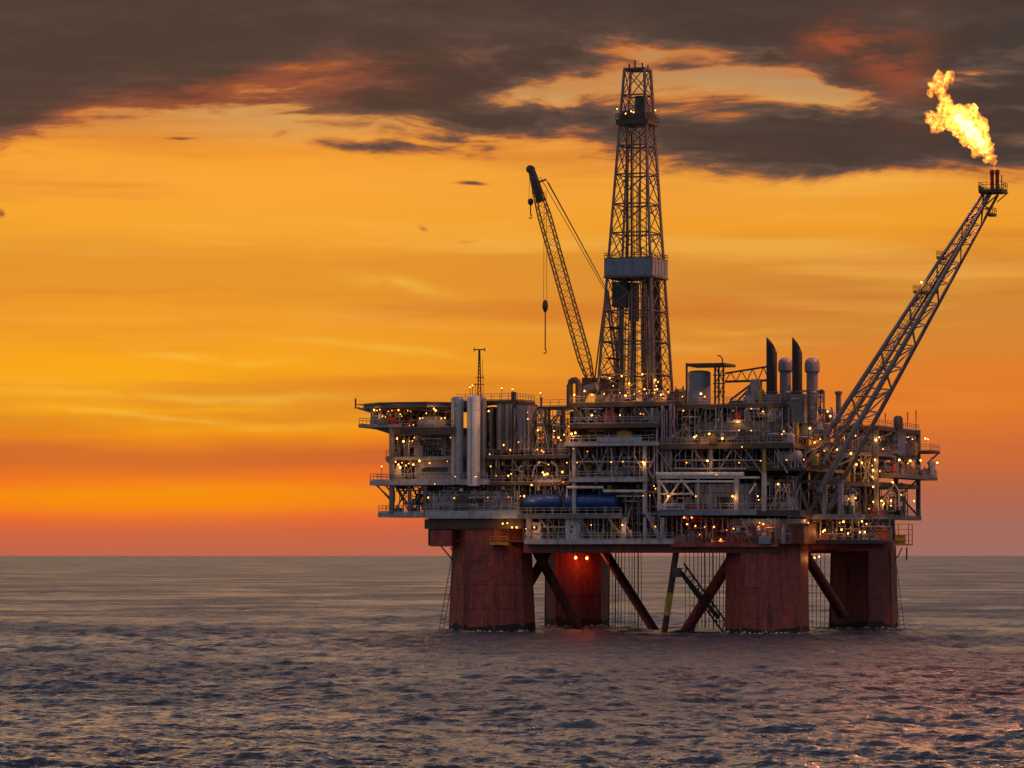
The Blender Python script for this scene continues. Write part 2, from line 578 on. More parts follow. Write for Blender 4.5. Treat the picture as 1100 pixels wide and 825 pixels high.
    mp = TREE.nodes.new('ShaderNodeMapping')
    mp.inputs['Scale'].default_value = (1.15, 0.30, 1.0)       # wind-drawn ripples
    TREE.links.new(v.s, mp.inputs[0])
    n1 = fnoise(E(mp.outputs[0]), 1.0, 5, 0.6, 0.7)
    mp2 = TREE.nodes.new('ShaderNodeMapping')
    mp2.inputs['Scale'].default_value = (0.22, 0.07, 1.0)
    TREE.links.new(v.s, mp2.inputs[0])
    n2 = fnoise(E(mp2.outputs[0]), 1.0, 4, 0.6, 0.4)
    hgt = n1 * 1.1 + n2 * 4.2
    n3 = fnoise(v, 0.012, 5, 0.6, 0.8)            # gusts and slicks a hundred metres across
    gustn = smooth(n3, 0.36, 0.64)
    hgt = hgt * (0.6 + 0.6 * gustn)
    an = TREE.nodes.new('ShaderNodeAttribute')
    an.attribute_name = 'unresolved'
    rgh = op('SQRT', E(an.outputs['Fac']) * (0.30 + 0.45 * gustn) + 0.010)
    TREE.links.new(rgh.s, b.inputs['Roughness'])
    bp = TREE.nodes.new('ShaderNodeBump')
    bp.inputs['Strength'].default_value = 1.0
    bp.inputs['Distance'].default_value = 1.0
    bp.inputs['Filter Width'].default_value = 0.05
    TREE.links.new(hgt.s, bp.inputs['Height'])
    TREE.links.new(bp.outputs[0], b.inputs['Normal'])
    an2 = TREE.nodes.new('ShaderNodeAttribute')
    an2.attribute_name = 'leg_distance'
    fn = fnoise(E(tcn.outputs['Object']), 0.5, 5, 0.7, 0.8)
    fmask = smooth(fn - smooth(E(an2.outputs['Fac']), 0.2, 4.5) * 0.22, 0.42, 0.56) * (1.0 - smooth(E(an2.outputs['Fac']), 3.0, 9.0)) * 0.85
    fc = mixc(fmask, (0.038, 0.046, 0.076), (0.42, 0.40, 0.38))
    TREE.links.new(fc.s, b.inputs['Base Color'])
    me.materials.append(m)
    return o


build_sea()

# ================================================================== THE PLATFORM
rig = thing('oil_platform', 'huge red-legged offshore oil platform standing in the sea', 'platform', (0, 25, 0))


# ---------------- columns
def column(cx, cw, r0, r1, ztop, m, extra):
    """eight-sided tapering leg with plate seams and a sponson foot"""
    ap = 1 / math.cos(math.pi / 8)
    def ring(r, z): return [(cx + r * ap * math.cos(math.pi / 8 + k * math.pi / 4), cw + r * ap * math.sin(math.pi / 8 + k * math.pi / 4), z) for k in range(8)]
    mb = MB()
    zs = [-6, 0.0, 4, 8, 12, ztop]
    vs, fs = [], []
    for z in zs:
        f_ = max(0, min(1, z / ztop))
        vs += ring(r0 + (r1 - r0) * f_, z)
    for i in range(len(zs) - 1):
        for k in range(8):
            fs.append((i * 8 + k, i * 8 + (k + 1) % 8, (i + 1) * 8 + (k + 1) % 8, (i + 1) * 8 + k))
    fs += [tuple(range(7, -1, -1)), tuple(range(len(vs) - 8, len(vs)))]
    mb.add(vs, fs)
    col = mb.build('column', m, rig)
    def rad(z): return r0 + (r1 - r0) * max(0, min(1, z / ztop))
    # corner ribs and horizontal plate seams, proud of the shell
    for k in extra['ribs']:
        th = math.pi / 8 + k * math.pi / 4
        p = lambda z: Vector((cx + (rad(z) * ap + 0.02) * math.cos(th), cw + (rad(z) * ap + 0.02) * math.sin(th), z))
        MB().bar(p(-1), p(ztop - 0.3), 0.17, 6).build('rib', m, col)
    for z in extra['seams']:
        r = rad(z) + 0.10
        rg = MB()
        a_, b_ = ring(r, z - 0.14), ring(r, z + 0.14)
        rg.add(a_ + b_, [(k, (k + 1) % 8, 8 + (k + 1) % 8, 8 + k) for k in range(8)] + [tuple(range(7, -1, -1)), tuple(range(8, 16))])
        rg.build('plate_seam', m, col)
    # weed and wet band at the waterline
    lo_, hi_ = [], []
    c8a, c8b = ring(rad(0) + 0.06, -2.0), ring(rad(1.5) + 0.06, 0)
    rw = random.Random(int(cx * 10))
    hgt_ = extra.get('weed', 1.1)
    for k in range(8):
        for i in range(12):
            lo_.append(Vector(c8a[k]).lerp(Vector(c8a[(k + 1) % 8]), i / 12))
            q = Vector(c8b[k]).lerp(Vector(c8b[(k + 1) % 8]), i / 12)
            hgt_ += rw.uniform(-.35, .35) + (extra.get('weed', 1.1) + .3 - hgt_) * .25
            q.z = max(.2, hgt_)
            hi_.append(q)
    n_ = len(lo_)
    MB().add(lo_ + hi_, [(k, (k + 1) % n_, n_ + (k + 1) % n_, n_ + k) for k in range(n_)] + [tuple(range(n_ - 1, -1, -1)), tuple(range(n_, 2 * n_))]).build('weed_band', 'weed', col)
    # face plates: doubler panels
    for (k, s0, s1, z0, z1) in extra.get('plates', ()):
        th = k * math.pi / 4
        nx, ny = math.cos(th), math.sin(th)
        tx, ty = -ny, nx
        hw = rad(z0) * math.tan(math.pi / 8)
        vs = []
        for z in (z0, z1):
            r = rad(z)
            for s_, o_ in ((s0, 0.0), (s1, 0.0), (s1, 0.12), (s0, 0.12)):
                q = s_ * hw
                vs.append((cx + nx * (r + o_) + tx * q, cw + ny * (r + o_) + ty * q, z))
        MB().add(vs, [(3, 2, 1, 0), (4, 5, 6, 7), (0, 1, 5, 4), (1, 2, 6, 5), (2, 3, 7, 6), (3, 0, 4, 7)]).build('hull_plate', extra.get('pm', m), col)
    return col


wNL = 8.0
NL = column(U(529, wNL), wNL, 7.7, 6.8, 21.6, 'hull_red',
            dict(ribs=(3, 4, 5, 6), seams=(4.6, 9.2, 13.6), weed=0.9, plates=((5, -.8, .2, 5.4, 8.4), (6, -.7, .6, 0.9, 3.9), (6, .1, .85, 9.8, 13.0), (5, -.1, .8, 9.9, 13.1))))
NR = column(U(824.5, wNL), wNL, 7.3, 7.0, 19.5, 'hull_red',
            dict(ribs=(4, 5, 6, 7), seams=(7.6, 15.4), weed=0.7, plates=((5, -.85, .75, 0.9, 6.6), (6, -.6, .4, 3.0, 6.7), (6, -.8, .3, 8.6, 14.6), (5, -.3, .8, 8.4, 12.6), (7, -.6, .6, 1.0, 5.6))))
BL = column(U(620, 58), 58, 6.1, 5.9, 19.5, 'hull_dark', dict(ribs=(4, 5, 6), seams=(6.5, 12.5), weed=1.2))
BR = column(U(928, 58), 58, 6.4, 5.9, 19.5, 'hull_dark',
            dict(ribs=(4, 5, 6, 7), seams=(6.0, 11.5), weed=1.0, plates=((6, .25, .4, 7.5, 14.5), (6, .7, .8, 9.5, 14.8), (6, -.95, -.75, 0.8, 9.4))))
# pale paint band at the head of the near-right column
cxr = U(824.5, wNL)
ap = 1 / math.cos(math.pi / 8)
rg = [(cxr + 7.12 * ap * math.cos(math.pi / 8 + k * math.pi / 4), wNL + 7.12 * ap * math.sin(math.pi / 8 + k * math.pi / 4)) for k in range(8)]
MB().add([(x, y, 19.55) for x, y in rg] + [(x, y, 21.4) for x, y in rg],
         [(k, (k + 1) % 8, 8 + (k + 1) % 8, 8 + k) for k in range(8)] + [tuple(range(7, -1, -1)), tuple(range(8, 16))]).build('paint_band', 'hull_white', NR)
MB().box(*B(784, 864, 563, 584, 0.2, 8)).build('casing', 'hull_red', NR)
# pontoons awash between the legs
for u0, u1, w0, w1, zt_ in ((U(529, 8) + 6, U(824, 8) - 6, 5, 12, .10), (U(620, 58) + 5, U(928, 58) - 5, 54, 61, .05), (U(529, 8) - 3, U(529, 8) + 4, 14, 53, .12), (U(824.5, 8), U(824.5, 8) + 6, 14, 53, .12)):
    MB().box(u0, u1, w0, w1, -6, zt_).build('pontoon', 'weed', rig)
mat('foam', (0.55, 0.53, 0.52), 0.8, var=0.2, dirt=(0.25, 0.24, 0.25), dirt_amt=0.3, streak=False)
for cx_, cw_, r_, lab in ((U(529, 8), 8, 7.9, 'left front'), (U(824.5, 8), 8, 7.5, 'right front'), (U(620, 58), 58, 6.3, 'left rear'), (U(928, 58), 58, 6.6, 'right rear')):
    rf = random.Random(int(cx_ * 7)); fm_ = MB()
    for i in range(230):
        th = rf.uniform(0, 2 * math.pi)
        amt = .5 + .5 * math.sin(th * 3 + cx_) * math.sin(th * 7 + 1)
        if rf.random() > .25 + .75 * amt: continue
        dd = abs(rf.gauss(0, 1.3))
        k8 = (th % (math.pi / 4)) - math.pi / 8
        rr_ = r_ / math.cos(k8) * .99 + dd
        q = rf.uniform(.10, .30) * (1.2 - .3 * min(2.5, dd))
        if q < .05: continue
        c_ = Vector((cx_ + rr_ * math.cos(th), cw_ + rr_ * math.sin(th), rf.uniform(-.12, .18) + (.25 * amt if dd < .4 else 0)))
        fm_.lathe(c_, [(q * .3, -q * .5), (q * 1.1, -q * .2), (q * rf.uniform(.7, 1.3), q * .2), (q * .35, q * .7)], 6)
    fo_ = fm_.build('sea_foam', 'foam')
    fo_['kind'] = 'stuff'
    fo_['label'] = 'thin broken foam washing round the %s red leg' % lab
# ladder on the near-left column's edge
lx = U(500, 0.2)
lm = MB()
for du in (-.35, .35): lm.bar((lx + du, 0.0, 1.0), (lx + du + 0.25, 0.35, 17.4), 0.06, 4)
for k in range(26): lm.bar((lx - .35 + .01 * k, 0.0 + .013 * k, 1.4 + .62 * k), (lx + .35 + .01 * k, 0.0 + .013 * k, 1.4 + .62 * k), 0.04, 4)
lm.build('ladder', 'steel_brown', NL)


# ---------------- braces between the legs
def brace(p, q, r, m='hull_dark', n=10):
    return MB().bar(P(*p), P(*q), r, n).build('brace', m, rig)


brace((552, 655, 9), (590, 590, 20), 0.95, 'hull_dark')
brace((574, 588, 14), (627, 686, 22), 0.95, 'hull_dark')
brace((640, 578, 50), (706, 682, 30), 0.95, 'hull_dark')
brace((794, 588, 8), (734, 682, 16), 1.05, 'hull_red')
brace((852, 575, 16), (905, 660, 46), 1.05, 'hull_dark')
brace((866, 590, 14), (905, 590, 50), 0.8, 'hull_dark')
bq = brace((727, 588, 2), (713, 684, 6), 0.62, 'steel_brown')
MB().bar(P(719.8, 637, 1.1), P(716.3, 661, 1.1), 0.66, 10).build('paint_band', 'yellow_paint', bq)
MB().lathe(P(727, 615, 2.4), [(0.9, -.9), (1.0, 0), (0.9, .9)], 10).build('collar', 'steel_brown', bq)


def lattice_strip(p, q, half, axis, r, n, name, m, parent):
    """two chords with zigzag lacing"""
    p, q, axis = Vector(p), Vector(q), Vector(axis)
    mb = MB()
    mb.bar(p - axis * half, q - axis * half, r, 5)
    mb.bar(p + axis * half, q + axis * half, r, 5)
    for i in range(n):
        a = p.lerp(q, i / n) + axis * (half if i % 2 else -half)
        b = p.lerp(q, (i + 1) / n) + axis * (-half if i % 2 else half)
        mb.bar(a, b, r * 0.6, 4)
    return mb.build(name, m, parent)


lattice_strip(P(731, 608, 8), P(786, 684, 14), 0.85, (0.8, 0, 0.6), 0.2, 16, 'lattice_brace', 'steel_dark', rig)
MB().bar(P(729, 612, 9), P(772, 664, 13), 0.42, 8).build('brace', 'steel_dark', rig)
brace((754, 640, 14), (742, 684, 15), 0.4, 'steel_dark', 8)

# conductors and risers hanging into the water
for i in range(11):
    x = 655 + i * 3.4 + random.uniform(-1, 1)
    MB().bar(P(x, 585, 40 + (i % 3) * 4), P(x + random.uniform(-1, 1), 690, 40 + (i % 3) * 4), random.choice((.06, .08, .13)), 6).build('riser', 'steel_brown', rig)
for i in range(13):
    x = 737 + i * 4.1 + random.uniform(-1.2, 1.2)
    MB().bar(P(x, 585, 34 + (i % 3) * 5), P(x + random.uniform(-1, 1), 690, 34 + (i % 3) * 5), random.choice((.06, .08, .14)), 6).build('riser', 'steel_brown', rig)
for i in range(5):
    x = 868 + i * 4.5
    MB().bar(P(x, 585, 52), P(x, 690, 52), .06, 6).build('riser', 'steel_brown', rig)

# ladders slung from the deck corners into the water
def rope_ladder(p, q, wdt=0.45):
    p, q = Vector(p), Vector(q)
    mb = MB()
    for s_ in (-1, 1): mb.bar(p + Vector((s_ * wdt, 0, 0)), q + Vector((s_ * wdt, 0, 0)), 0.07, 4)
    n = int((p - q).length / 0.8)
    for i in range(n + 1):
        c = p.lerp(q, i / n)
        mb.bar(c - Vector((wdt, 0, 0)), c + Vector((wdt, 0, 0)), 0.05, 4)
    return mb.build('ladder', 'steel_dark', rig)


rope_ladder(P(489, 590, -1), P(473, 683, -1))
rope_ladder(P(958, 588, 44), P(970, 680, 44))

# ---------------- underdeck girders
def hull_beam(x0, x1, y0, y1, w0, w1, m): return box_part(rig, 'girder', m, x0, x1, y0, y1, w0, w1)


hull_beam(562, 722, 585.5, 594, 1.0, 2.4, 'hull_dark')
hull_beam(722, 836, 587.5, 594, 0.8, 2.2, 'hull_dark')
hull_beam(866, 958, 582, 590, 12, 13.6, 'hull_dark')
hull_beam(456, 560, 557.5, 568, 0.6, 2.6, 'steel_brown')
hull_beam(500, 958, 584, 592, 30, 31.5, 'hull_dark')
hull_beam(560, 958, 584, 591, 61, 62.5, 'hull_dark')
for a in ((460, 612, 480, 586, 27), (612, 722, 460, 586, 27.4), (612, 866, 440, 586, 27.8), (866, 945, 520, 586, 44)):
    box_part(rig, 'bulkhead', 'soot_and_shade', *a[:4], a[4], a[4] + .3)  # inner sheets added to shut out sky gaps; black stands for interior shade
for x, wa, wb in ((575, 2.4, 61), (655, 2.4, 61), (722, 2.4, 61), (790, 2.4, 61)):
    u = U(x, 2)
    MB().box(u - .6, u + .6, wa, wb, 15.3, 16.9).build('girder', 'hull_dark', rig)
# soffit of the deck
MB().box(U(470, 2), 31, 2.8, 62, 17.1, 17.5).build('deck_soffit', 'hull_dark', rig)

DECKS = {}


def deck(x0, x1, y, th, w0, w1, m='steel_grey', rails='F', rm='steel_brown', h=1.25):
    """slab whose front fascia runs from row y to y+th in the photo; rails: F front, L, R, B"""
    b = B(x0, x1, y, y + th, w0, w1)
    o = MB().box(*b).build('deck', m, rig)
    u0, u1, _, _, z0, z1 = b
    e = 0.12
    segs = {'F': [(u0 + e, w0 + e, z1), (u1 - e, w0 + e, z1)], 'L': [(u0 + e, w0 + e, z1), (u0 + e, w1 - e, z1)],
            'R': [(u1 - e, w0 + e, z1), (u1 - e, w1 - e, z1)], 'B': [(u0 + e, w1 - e, z1), (u1 - e, w1 - e, z1)]}
    for r in rails: railing(o, segs[r], rm, h)
    return o


def post(x, y0, y1, w, r=0.32, m='steel_grey', name='post'):
    u = U(x, w)
    z0, z1 = Z(y1, u, w), Z(y0, u, w)
    return MB().box(u - r, u + r, w - r, w + r, z0, z1).build(name, m, rig)


def diag(x0, y0, x1, y1, w, r=0.2, m='steel_grey', n=6):
    return MB().bar(P(x0, y0, w), P(x1, y1, w), r, n).build('diagonal', m, rig)


def wall(x0, x1, y0, y1, w0, w1, m): return box_part(rig, 'bulkhead', m, x0, x1, y0, y1, w0, w1)  # back sheets keep sky from showing through; dark tones carry interior shade


# ---- main levels, left part
deck(406, 458, 550, 5.5, 1, 12, 'pale_paint', 'FL', 'steel_grey')
deck(457, 556, 548.5, 8.5, -0.6, 16, 'pale_paint', 'F', 'pale_paint')
deck(397, 524, 515.5, 5.5, 0.5, 18, 'pale_paint', 'FL', 'pale_paint')
deck(414, 486, 490.5, 3.6, 1, 18, 'lilac_paint', 'L', 'steel_brown')
deck(385, 432, 455.5, 3.6, 0.6, 12, 'lilac_paint', 'L', 'steel_brown')
deck(430, 488, 459, 8, -0.4, 8, 'steel_brown', 'F', 'pale_paint')
# gusset under the balcony
gp = [P(387, 459.2, 1), P(432, 459.2, 1), P(432, 468, 1), P(421, 467, 1), P(404, 461.5, 1)]
MB().prism([(p.x, p.z) for p in reversed(gp)], 1.2, 11.5).build('gusset', 'steel_brown', rig)
for w in (1.2, 10.5):
    post(421, 459, 552, w, 0.42, 'steel_grey')
post(440, 519, 551, 1.4, .3); post(440, 519, 551, 11, .3); post(457, 519, 551, 1.4, .3)
for a in ((404, 520, 420, 538), (424, 521, 439, 549), (456, 521, 441, 549), (414, 521, 421, 530), (440, 521, 424, 549)):
    diag(*a, 1.5, .16, 'steel_grey')
for a in ((425, 521, 440, 545), (455, 521, 441, 545), (442, 521, 456, 549)): diag(*a, 9, .2, 'steel_brown')
diag(403, 520, 420, 536, 4, .14); diag(415, 494, 421, 500, 1.2, .15, 'steel_brown')
# bulkheads behind the left levels
wall(422, 446, 494, 515, 8, 9, 'steel_brown'); wall(422, 446, 467, 490.5, 7, 8, 'steel_brown')
wall(430, 489, 437.5, 459, 9, 10, 'steel_brown')
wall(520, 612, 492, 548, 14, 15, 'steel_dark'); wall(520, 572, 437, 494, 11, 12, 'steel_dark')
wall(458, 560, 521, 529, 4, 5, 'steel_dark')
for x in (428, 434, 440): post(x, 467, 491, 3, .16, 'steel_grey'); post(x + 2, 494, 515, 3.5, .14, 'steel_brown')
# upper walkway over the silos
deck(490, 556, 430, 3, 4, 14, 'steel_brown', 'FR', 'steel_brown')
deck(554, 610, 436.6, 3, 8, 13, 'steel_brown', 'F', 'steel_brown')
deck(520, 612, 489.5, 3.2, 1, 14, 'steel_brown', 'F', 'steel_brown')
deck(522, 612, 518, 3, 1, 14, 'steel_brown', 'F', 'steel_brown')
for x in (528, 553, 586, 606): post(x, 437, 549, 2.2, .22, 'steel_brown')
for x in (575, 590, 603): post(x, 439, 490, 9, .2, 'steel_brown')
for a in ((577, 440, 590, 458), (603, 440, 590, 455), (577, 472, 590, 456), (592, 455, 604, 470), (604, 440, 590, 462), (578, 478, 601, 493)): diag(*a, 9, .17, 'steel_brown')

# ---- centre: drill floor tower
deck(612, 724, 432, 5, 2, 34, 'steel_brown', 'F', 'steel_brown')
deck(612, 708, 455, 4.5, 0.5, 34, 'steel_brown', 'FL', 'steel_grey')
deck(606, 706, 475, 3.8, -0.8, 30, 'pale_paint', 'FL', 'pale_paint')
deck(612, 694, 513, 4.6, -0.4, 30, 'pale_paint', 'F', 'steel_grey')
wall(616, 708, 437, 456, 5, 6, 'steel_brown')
wall(622, 704, 459, 476, 7, 8, 'soot_and_shade'); wall(614, 704, 478, 514, 9, 10, 'steel_dark')
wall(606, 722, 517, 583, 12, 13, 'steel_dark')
# wind-cloth panels on the white rail
for x0, x1 in ((641, 655), (655.6, 672), (672.6, 689.5)): box_part(rig, 'rail_panel', 'pale_paint', x0, x1, 469.2, 474.6, -0.85, -0.72)
for x in (618, 632, 644, 657, 670, 684, 698): post(x, 437, 456, 4.2, .3, 'lilac_paint')
for x in (617, 693): post(x, 478, 552, 0.6, .36, 'pale_paint')
for x in (640, 662, 678): post(x, 478, 514, 6, .25, 'steel_brown')
for a in ((617, 508, 632, 486), (648, 510, 636, 488), (660, 510, 668, 486), (693, 510, 680, 487), (694, 512, 704, 488), (657, 482, 657, 514), (693, 500, 702, 514)):
    diag(*a, 0.8, .16, 'pale_paint')
MB().path([P(614, 496, 0.2), P(700, 496, 0.2)], 0.14).build('pipe', 'pale_paint', rig)
MB().path([P(609, 534, 0.2), P(609, 523.5, 0.2), P(648, 523.5, 0.2), P(648, 527.5, 0.2), P(694, 527.5, 0.2)], 0.26).build('pipe', 'white_paint', rig)
MB().path([P(662, 533, 0.2), P(692, 533, 0.2)], 0.12).build('pipe', 'pale_paint', rig)
# standpipes on the tower's flank
for x, y0, y1, r in ((706, 455, 520, .24), (711.5, 436, 512, .28), (716.5, 440, 520, .2), (720.5, 434, 505, .3), (724, 436, 470, .2), (702.5, 478, 520, .22)):
    MB().bar(P(x, y0, 1.5), P(x, y1, 1.5), r, 8).build('standpipe', 'lilac_paint', rig)
# level carrying the blue tanks, and the gallery under it
deck(556, 668, 552.5, 4.5, -0.4, 20, 'steel_grey', 'F', 'steel_grey')
deck(563, 724, 579.5, 5, -0.6, 14, 'pale_paint', 'F', 'pale_paint')
for x in (568, 622, 671, 693, 712): post(x, 556, 580, 0.6, .42 if x != 693 else .3, 'pale_paint')
for a in ((653, 556, 671, 579), (692, 548, 706, 576), (671, 560, 680, 579), (700, 560, 712, 579), (580, 557, 590, 570)): diag(*a, 0.7, .17, 'pale_paint')

# ---- right part
deck(724, 838, 434, 4, 4, 40, 'steel_brown', 'F', 'steel_brown')
deck(708, 852, 476.5, 5.5, 0.2, 38, 'steel_brown', 'F', 'steel_brown')
deck(708, 866, 502.5, 3.4, 2.5, 30, 'steel_brown', 'F', 'steel_brown')
deck(708, 812, 548, 5.5, -0.6, 18, 'blue_grey', 'F', 'steel_grey')
deck(812, 860, 548, 6, 0.5, 18, 'steel_dark', 'F', 'steel_grey')
deck(720, 836, 583, 4.5, -0.4, 14, 'hull_red', 'F', 'red_paint')
wall(726, 838, 438, 477, 9, 10, 'steel_dark'); wall(708, 860, 482, 503, 12, 13, 'soot_and_shade'); wall(806, 868, 506, 549, 12, 13, 'steel_dark')
wall(722, 784, 553.5, 584, 11, 12, 'hull_dark'); wall(866, 960, 558, 584, 24, 25, 'soot_and_shade')
for x in (764, 821): post(x, 482, 509, 0.9, .34, 'lilac_paint' if x == 764 else 'yellow_paint')
for x in (738, 795, 848): post(x, 438, 503, 5, .28, 'steel_brown')
for a in ((745, 482, 762, 508), (787, 482, 772, 506), (800, 482, 818, 508), (832, 484, 846, 508), (706, 482, 722, 506)): diag(*a, 1.0, .18, 'lilac_paint')
MB().path([P(726, 494.5, .6), P(818, 494.5, .6)], 0.17).build('pipe', 'lilac_paint', rig)
MB().path([P(724, 503.5, .2), P(802, 503.5, .2)], 0.12).build('pipe', 'pale_paint', rig)
# white pipe bridge
MB().path([P(705, 509.5, -0.4), P(799, 509.5, -0.4)], 0.42, 10).build('pipe', 'white_paint', rig)
MB().path([P(705, 513, -0.2), P(816, 513, -0.2)], 0.2).build('pipe', 'white_paint', rig)
MB().path([P(706, 517.2, -0.3), P(794, 517.2, -0.3)], 0.2).build('pipe', 'white_paint', rig)
MB().path([P(708, 530.5, -0.2), P(744, 530.5, -0.2)], 0.16).build('pipe', 'white_paint', rig)
for x, w_ in ((708, .26), (750, .2), (791.5, .42), (821, .4)): post(x, 508, 549, -0.1, w_, 'pale_paint')
for a in ((709, 517, 719, 532), (732, 515, 711, 545), (732, 515, 745, 532), (805, 530, 812, 519)): diag(*a, -0.15, .2, 'white_paint')
# lower-right levels round the leg
deck(866, 946, 580, 4, 9, 22, 'steel_dark', 'F', 'steel_brown')
deck(846, 868, 562, 2.6, -0.2, 3, 'steel_brown', 'F', 'steel_brown')

# ---- rear-right block (seen past the flare boom)
UR = U(943, 34)
def wside(x, u):
    """depth where the sight line of column x meets the plane u"""
    k = (x - 550) / F
    return (k * (700 - u * stn) - 24.5 - u * ct) / (stn - k * ct)


def deck2(u0, u1, w0, w1, y, th, m, rails='FR', rm='steel_brown'):
    um = (u0 + u1) / 2
    z1, z0 = Z(y, um, w0), Z(y + th, um, w0)
    o = MB().box(u0, u1, w0, w1, z0, z1).build('deck', m, rig)
    e = .12
    if 'F' in rails: railing(o, [(u0 + e, w0 + e, z1), (u1 - e, w0 + e, z1)], rm)
    if 'R' in rails: railing(o, [(u1 - e, w0 + e, z1), (u1 - e, w1 - e, z1)], rm)
    return o


W2 = wside(988, UR)
deck2(U(896, 34), UR, 34, W2, 457.5, 4.6, 'steel_brown')
deck2(U(880, 34), UR, 34, W2, 487, 3, 'steel_grey')
deck2(UR, UR + 4.2, W2 - 8, W2, 484, 2.6, 'steel_brown')
deck2(U(870, 32), UR - .2, 32, W2, 517.5, 5, 'steel_grey', '')
deck2(UR - .1, U(967, 36), 36, W2 - 1, 509.5, 3.6, 'steel_grey')
deck2(U(924, 30), UR + .1, 33, W2 + 1, 553, 4.4, 'steel_grey')
for x in (943, 964, 988):
    w = wside(x, UR)
    u = UR - .3
    MB().box(u - .4, u + .4, w - .4, w + .4, Z(556, u, w), Z(462, u, w)).build('post', 'steel_grey', rig)
for x, y0, x1, y1 in ((966, 462, 976, 476), (986, 464, 977, 475), (946, 464, 962, 486), (962, 490, 945, 512), (985, 516, 966, 533), (967, 533, 986, 554), (946, 534, 962, 553), (964, 520, 948, 534), (966, 490, 986, 510)):
    a_, b_ = wside(x, UR - .3), wside(x1, UR - .3)
    MB().bar((UR - .3, a_, Z(y0, UR, a_)), (UR - .3, b_, Z(y1, UR, b_)), .2, 6).build('diagonal', 'steel_brown', rig)
for x in (905, 925): post(x, 462, 512, 50, .25, 'steel_brown')
for x, y0, y1 in ((900, 462, 487), (918, 490, 518), (930, 490, 518), (908, 523, 554), (930, 523, 554)): post(x, y0, y1, 34.5, .22, 'steel_grey')
for a_ in ((1008, 487, 996, 498), ): diag(*a_, W2 - 3, .16, 'steel_brown')
diag(931, 534, 942, 551, 34.4, .2, 'steel_brown'); diag(902, 464, 916, 486, 34.4, .18, 'steel_brown'); diag(920, 492, 940, 516, 34.4, .18, 'steel_grey')
wall(870, 938, 490, 518, 48, 49, 'steel_dark'); wall(868, 938, 523, 556, 46, 47, 'soot_and_shade')
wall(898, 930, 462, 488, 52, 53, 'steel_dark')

# ---------------- support frame at the foot of the flare boom
wF = 9.5
box_part(rig, 'girder', 'lilac_paint', 855, 926, 552.5, 557.5, wF, wF + 2)
box_part(rig, 'girder', 'steel_grey', 855, 905, 515.5, 519, wF, wF + 1)
for x in (856, 886, 903): post(x, 516, 555, wF + .5, .42, 'lilac_paint')
for a in ((858, 520, 869, 552), (869, 552, 884, 522), (876, 520, 886, 552), (888, 552, 902, 522), (904, 530, 888, 552)): diag(*a, wF + .4, .36, 'boom_grey')
for a in ((858, 536, 875, 518), (876, 524, 902, 512), (890, 534, 904, 526)): diag(*a, wF + 1.2, .2, 'lilac_paint')

# hanging box and brackets under the left corner
hb = box_part(rig, 'hung_tank', 'hull_red', 462, 485, 569.5, 587, 0.8, 7)
for x in (464, 483): MB().bar(P(x, 556, 1.4), P(x, 571, 1.4), .14, 4).build('hanger', 'steel_brown', hb)
for a in ((474, 587, 490, 606), (484, 588, 491, 600)): diag(*a, 1, .14, 'steel_brown')
deck(526, 545, 583.5, 1.8, -0.2, 2, 'yellow_paint', 'F', 'yellow_paint')

# ================================================================== HELIDECK
b = B(376, 492, 432, 437.5, -2, 22)
hu0, hu1 = b[0], b[1]
hz0, hz1 = b[4], b[5]
hc = ((hu0 + hu1) / 2, 9.5)
hr = (hu1 - hu0) / 2
hd = thing('helideck', 'flat dark octagonal helideck cantilevered over the left end', 'helideck', (hc[0], hc[1], hz0))
oct_ = [(hc[0] + hr * 1.082 * math.cos(R(22.5 + 45 * k)), hc[1] + hr * 1.082 * math.sin(R(22.5 + 45 * k))) for k in range(8)]
MB().add([(x, y, hz1 - .45) for x, y in oct_] + [(x, y, hz1) for x, y in oct_],
         [tuple(range(7, -1, -1)), tuple(range(8, 16))] + [(k, (k + 1) % 8, 8 + (k + 1) % 8, 8 + k) for k in range(8)]).build('landing_plate', 'deck_plate', hd)
for k in range(8):
    p, q = oct_[k], oct_[(k + 1) % 8]
    MB().bar((p[0], p[1], hz1 - .75), (q[0], q[1], hz1 - .75), .3, 4).build('edge_beam', 'steel_grey', hd)
    nm = MB()
    m0 = Vector((p[0] - hc[0], p[1] - hc[1], 0)).normalized() * 1.4
    m1 = Vector((q[0] - hc[0], q[1] - hc[1], 0)).normalized() * 1.4
    p3, q3 = Vector((p[0], p[1], hz1 - .25)), Vector((q[0], q[1], hz1 - .25))
    nm.bar(p3 + m0 + Vector((0, 0, .2)), q3 + m1 + Vector((0, 0, .2)), .06, 4)
    for i in range(9):
        nm.bar(p3.lerp(q3, i / 8), (p3 + m0).lerp(q3 + m1, i / 8) + Vector((0, 0, .2)), .045, 4)
    nm.build('safety_net', 'steel_brown', hd)
for dw in (-7, -3.5, 0, 3.5, 7):
    hw_ = min(hr, hr * 1.35 - abs(dw)) - .5
    MB().box(hc[0] - hw_, hc[0] + hw_, hc[1] + dw - .15, hc[1] + dw + .15, hz1 - 1.35, hz1 - .46).build('joist', 'steel_brown', hd)
MB().bar(P(382, 428, 8), P(382, 439, 8), .18, 6).build('fender_post', 'steel_brown', hd)
for x0, y0, x1, y1, w in ((384, 438, 400, 443, 4), (384, 438, 400, 443, 14), (408, 438, 398, 456, 4)):
    MB().bar(P(x0, y0, w), P(x1, y1, w), .2, 6).build('strut', 'steel_grey', hd)

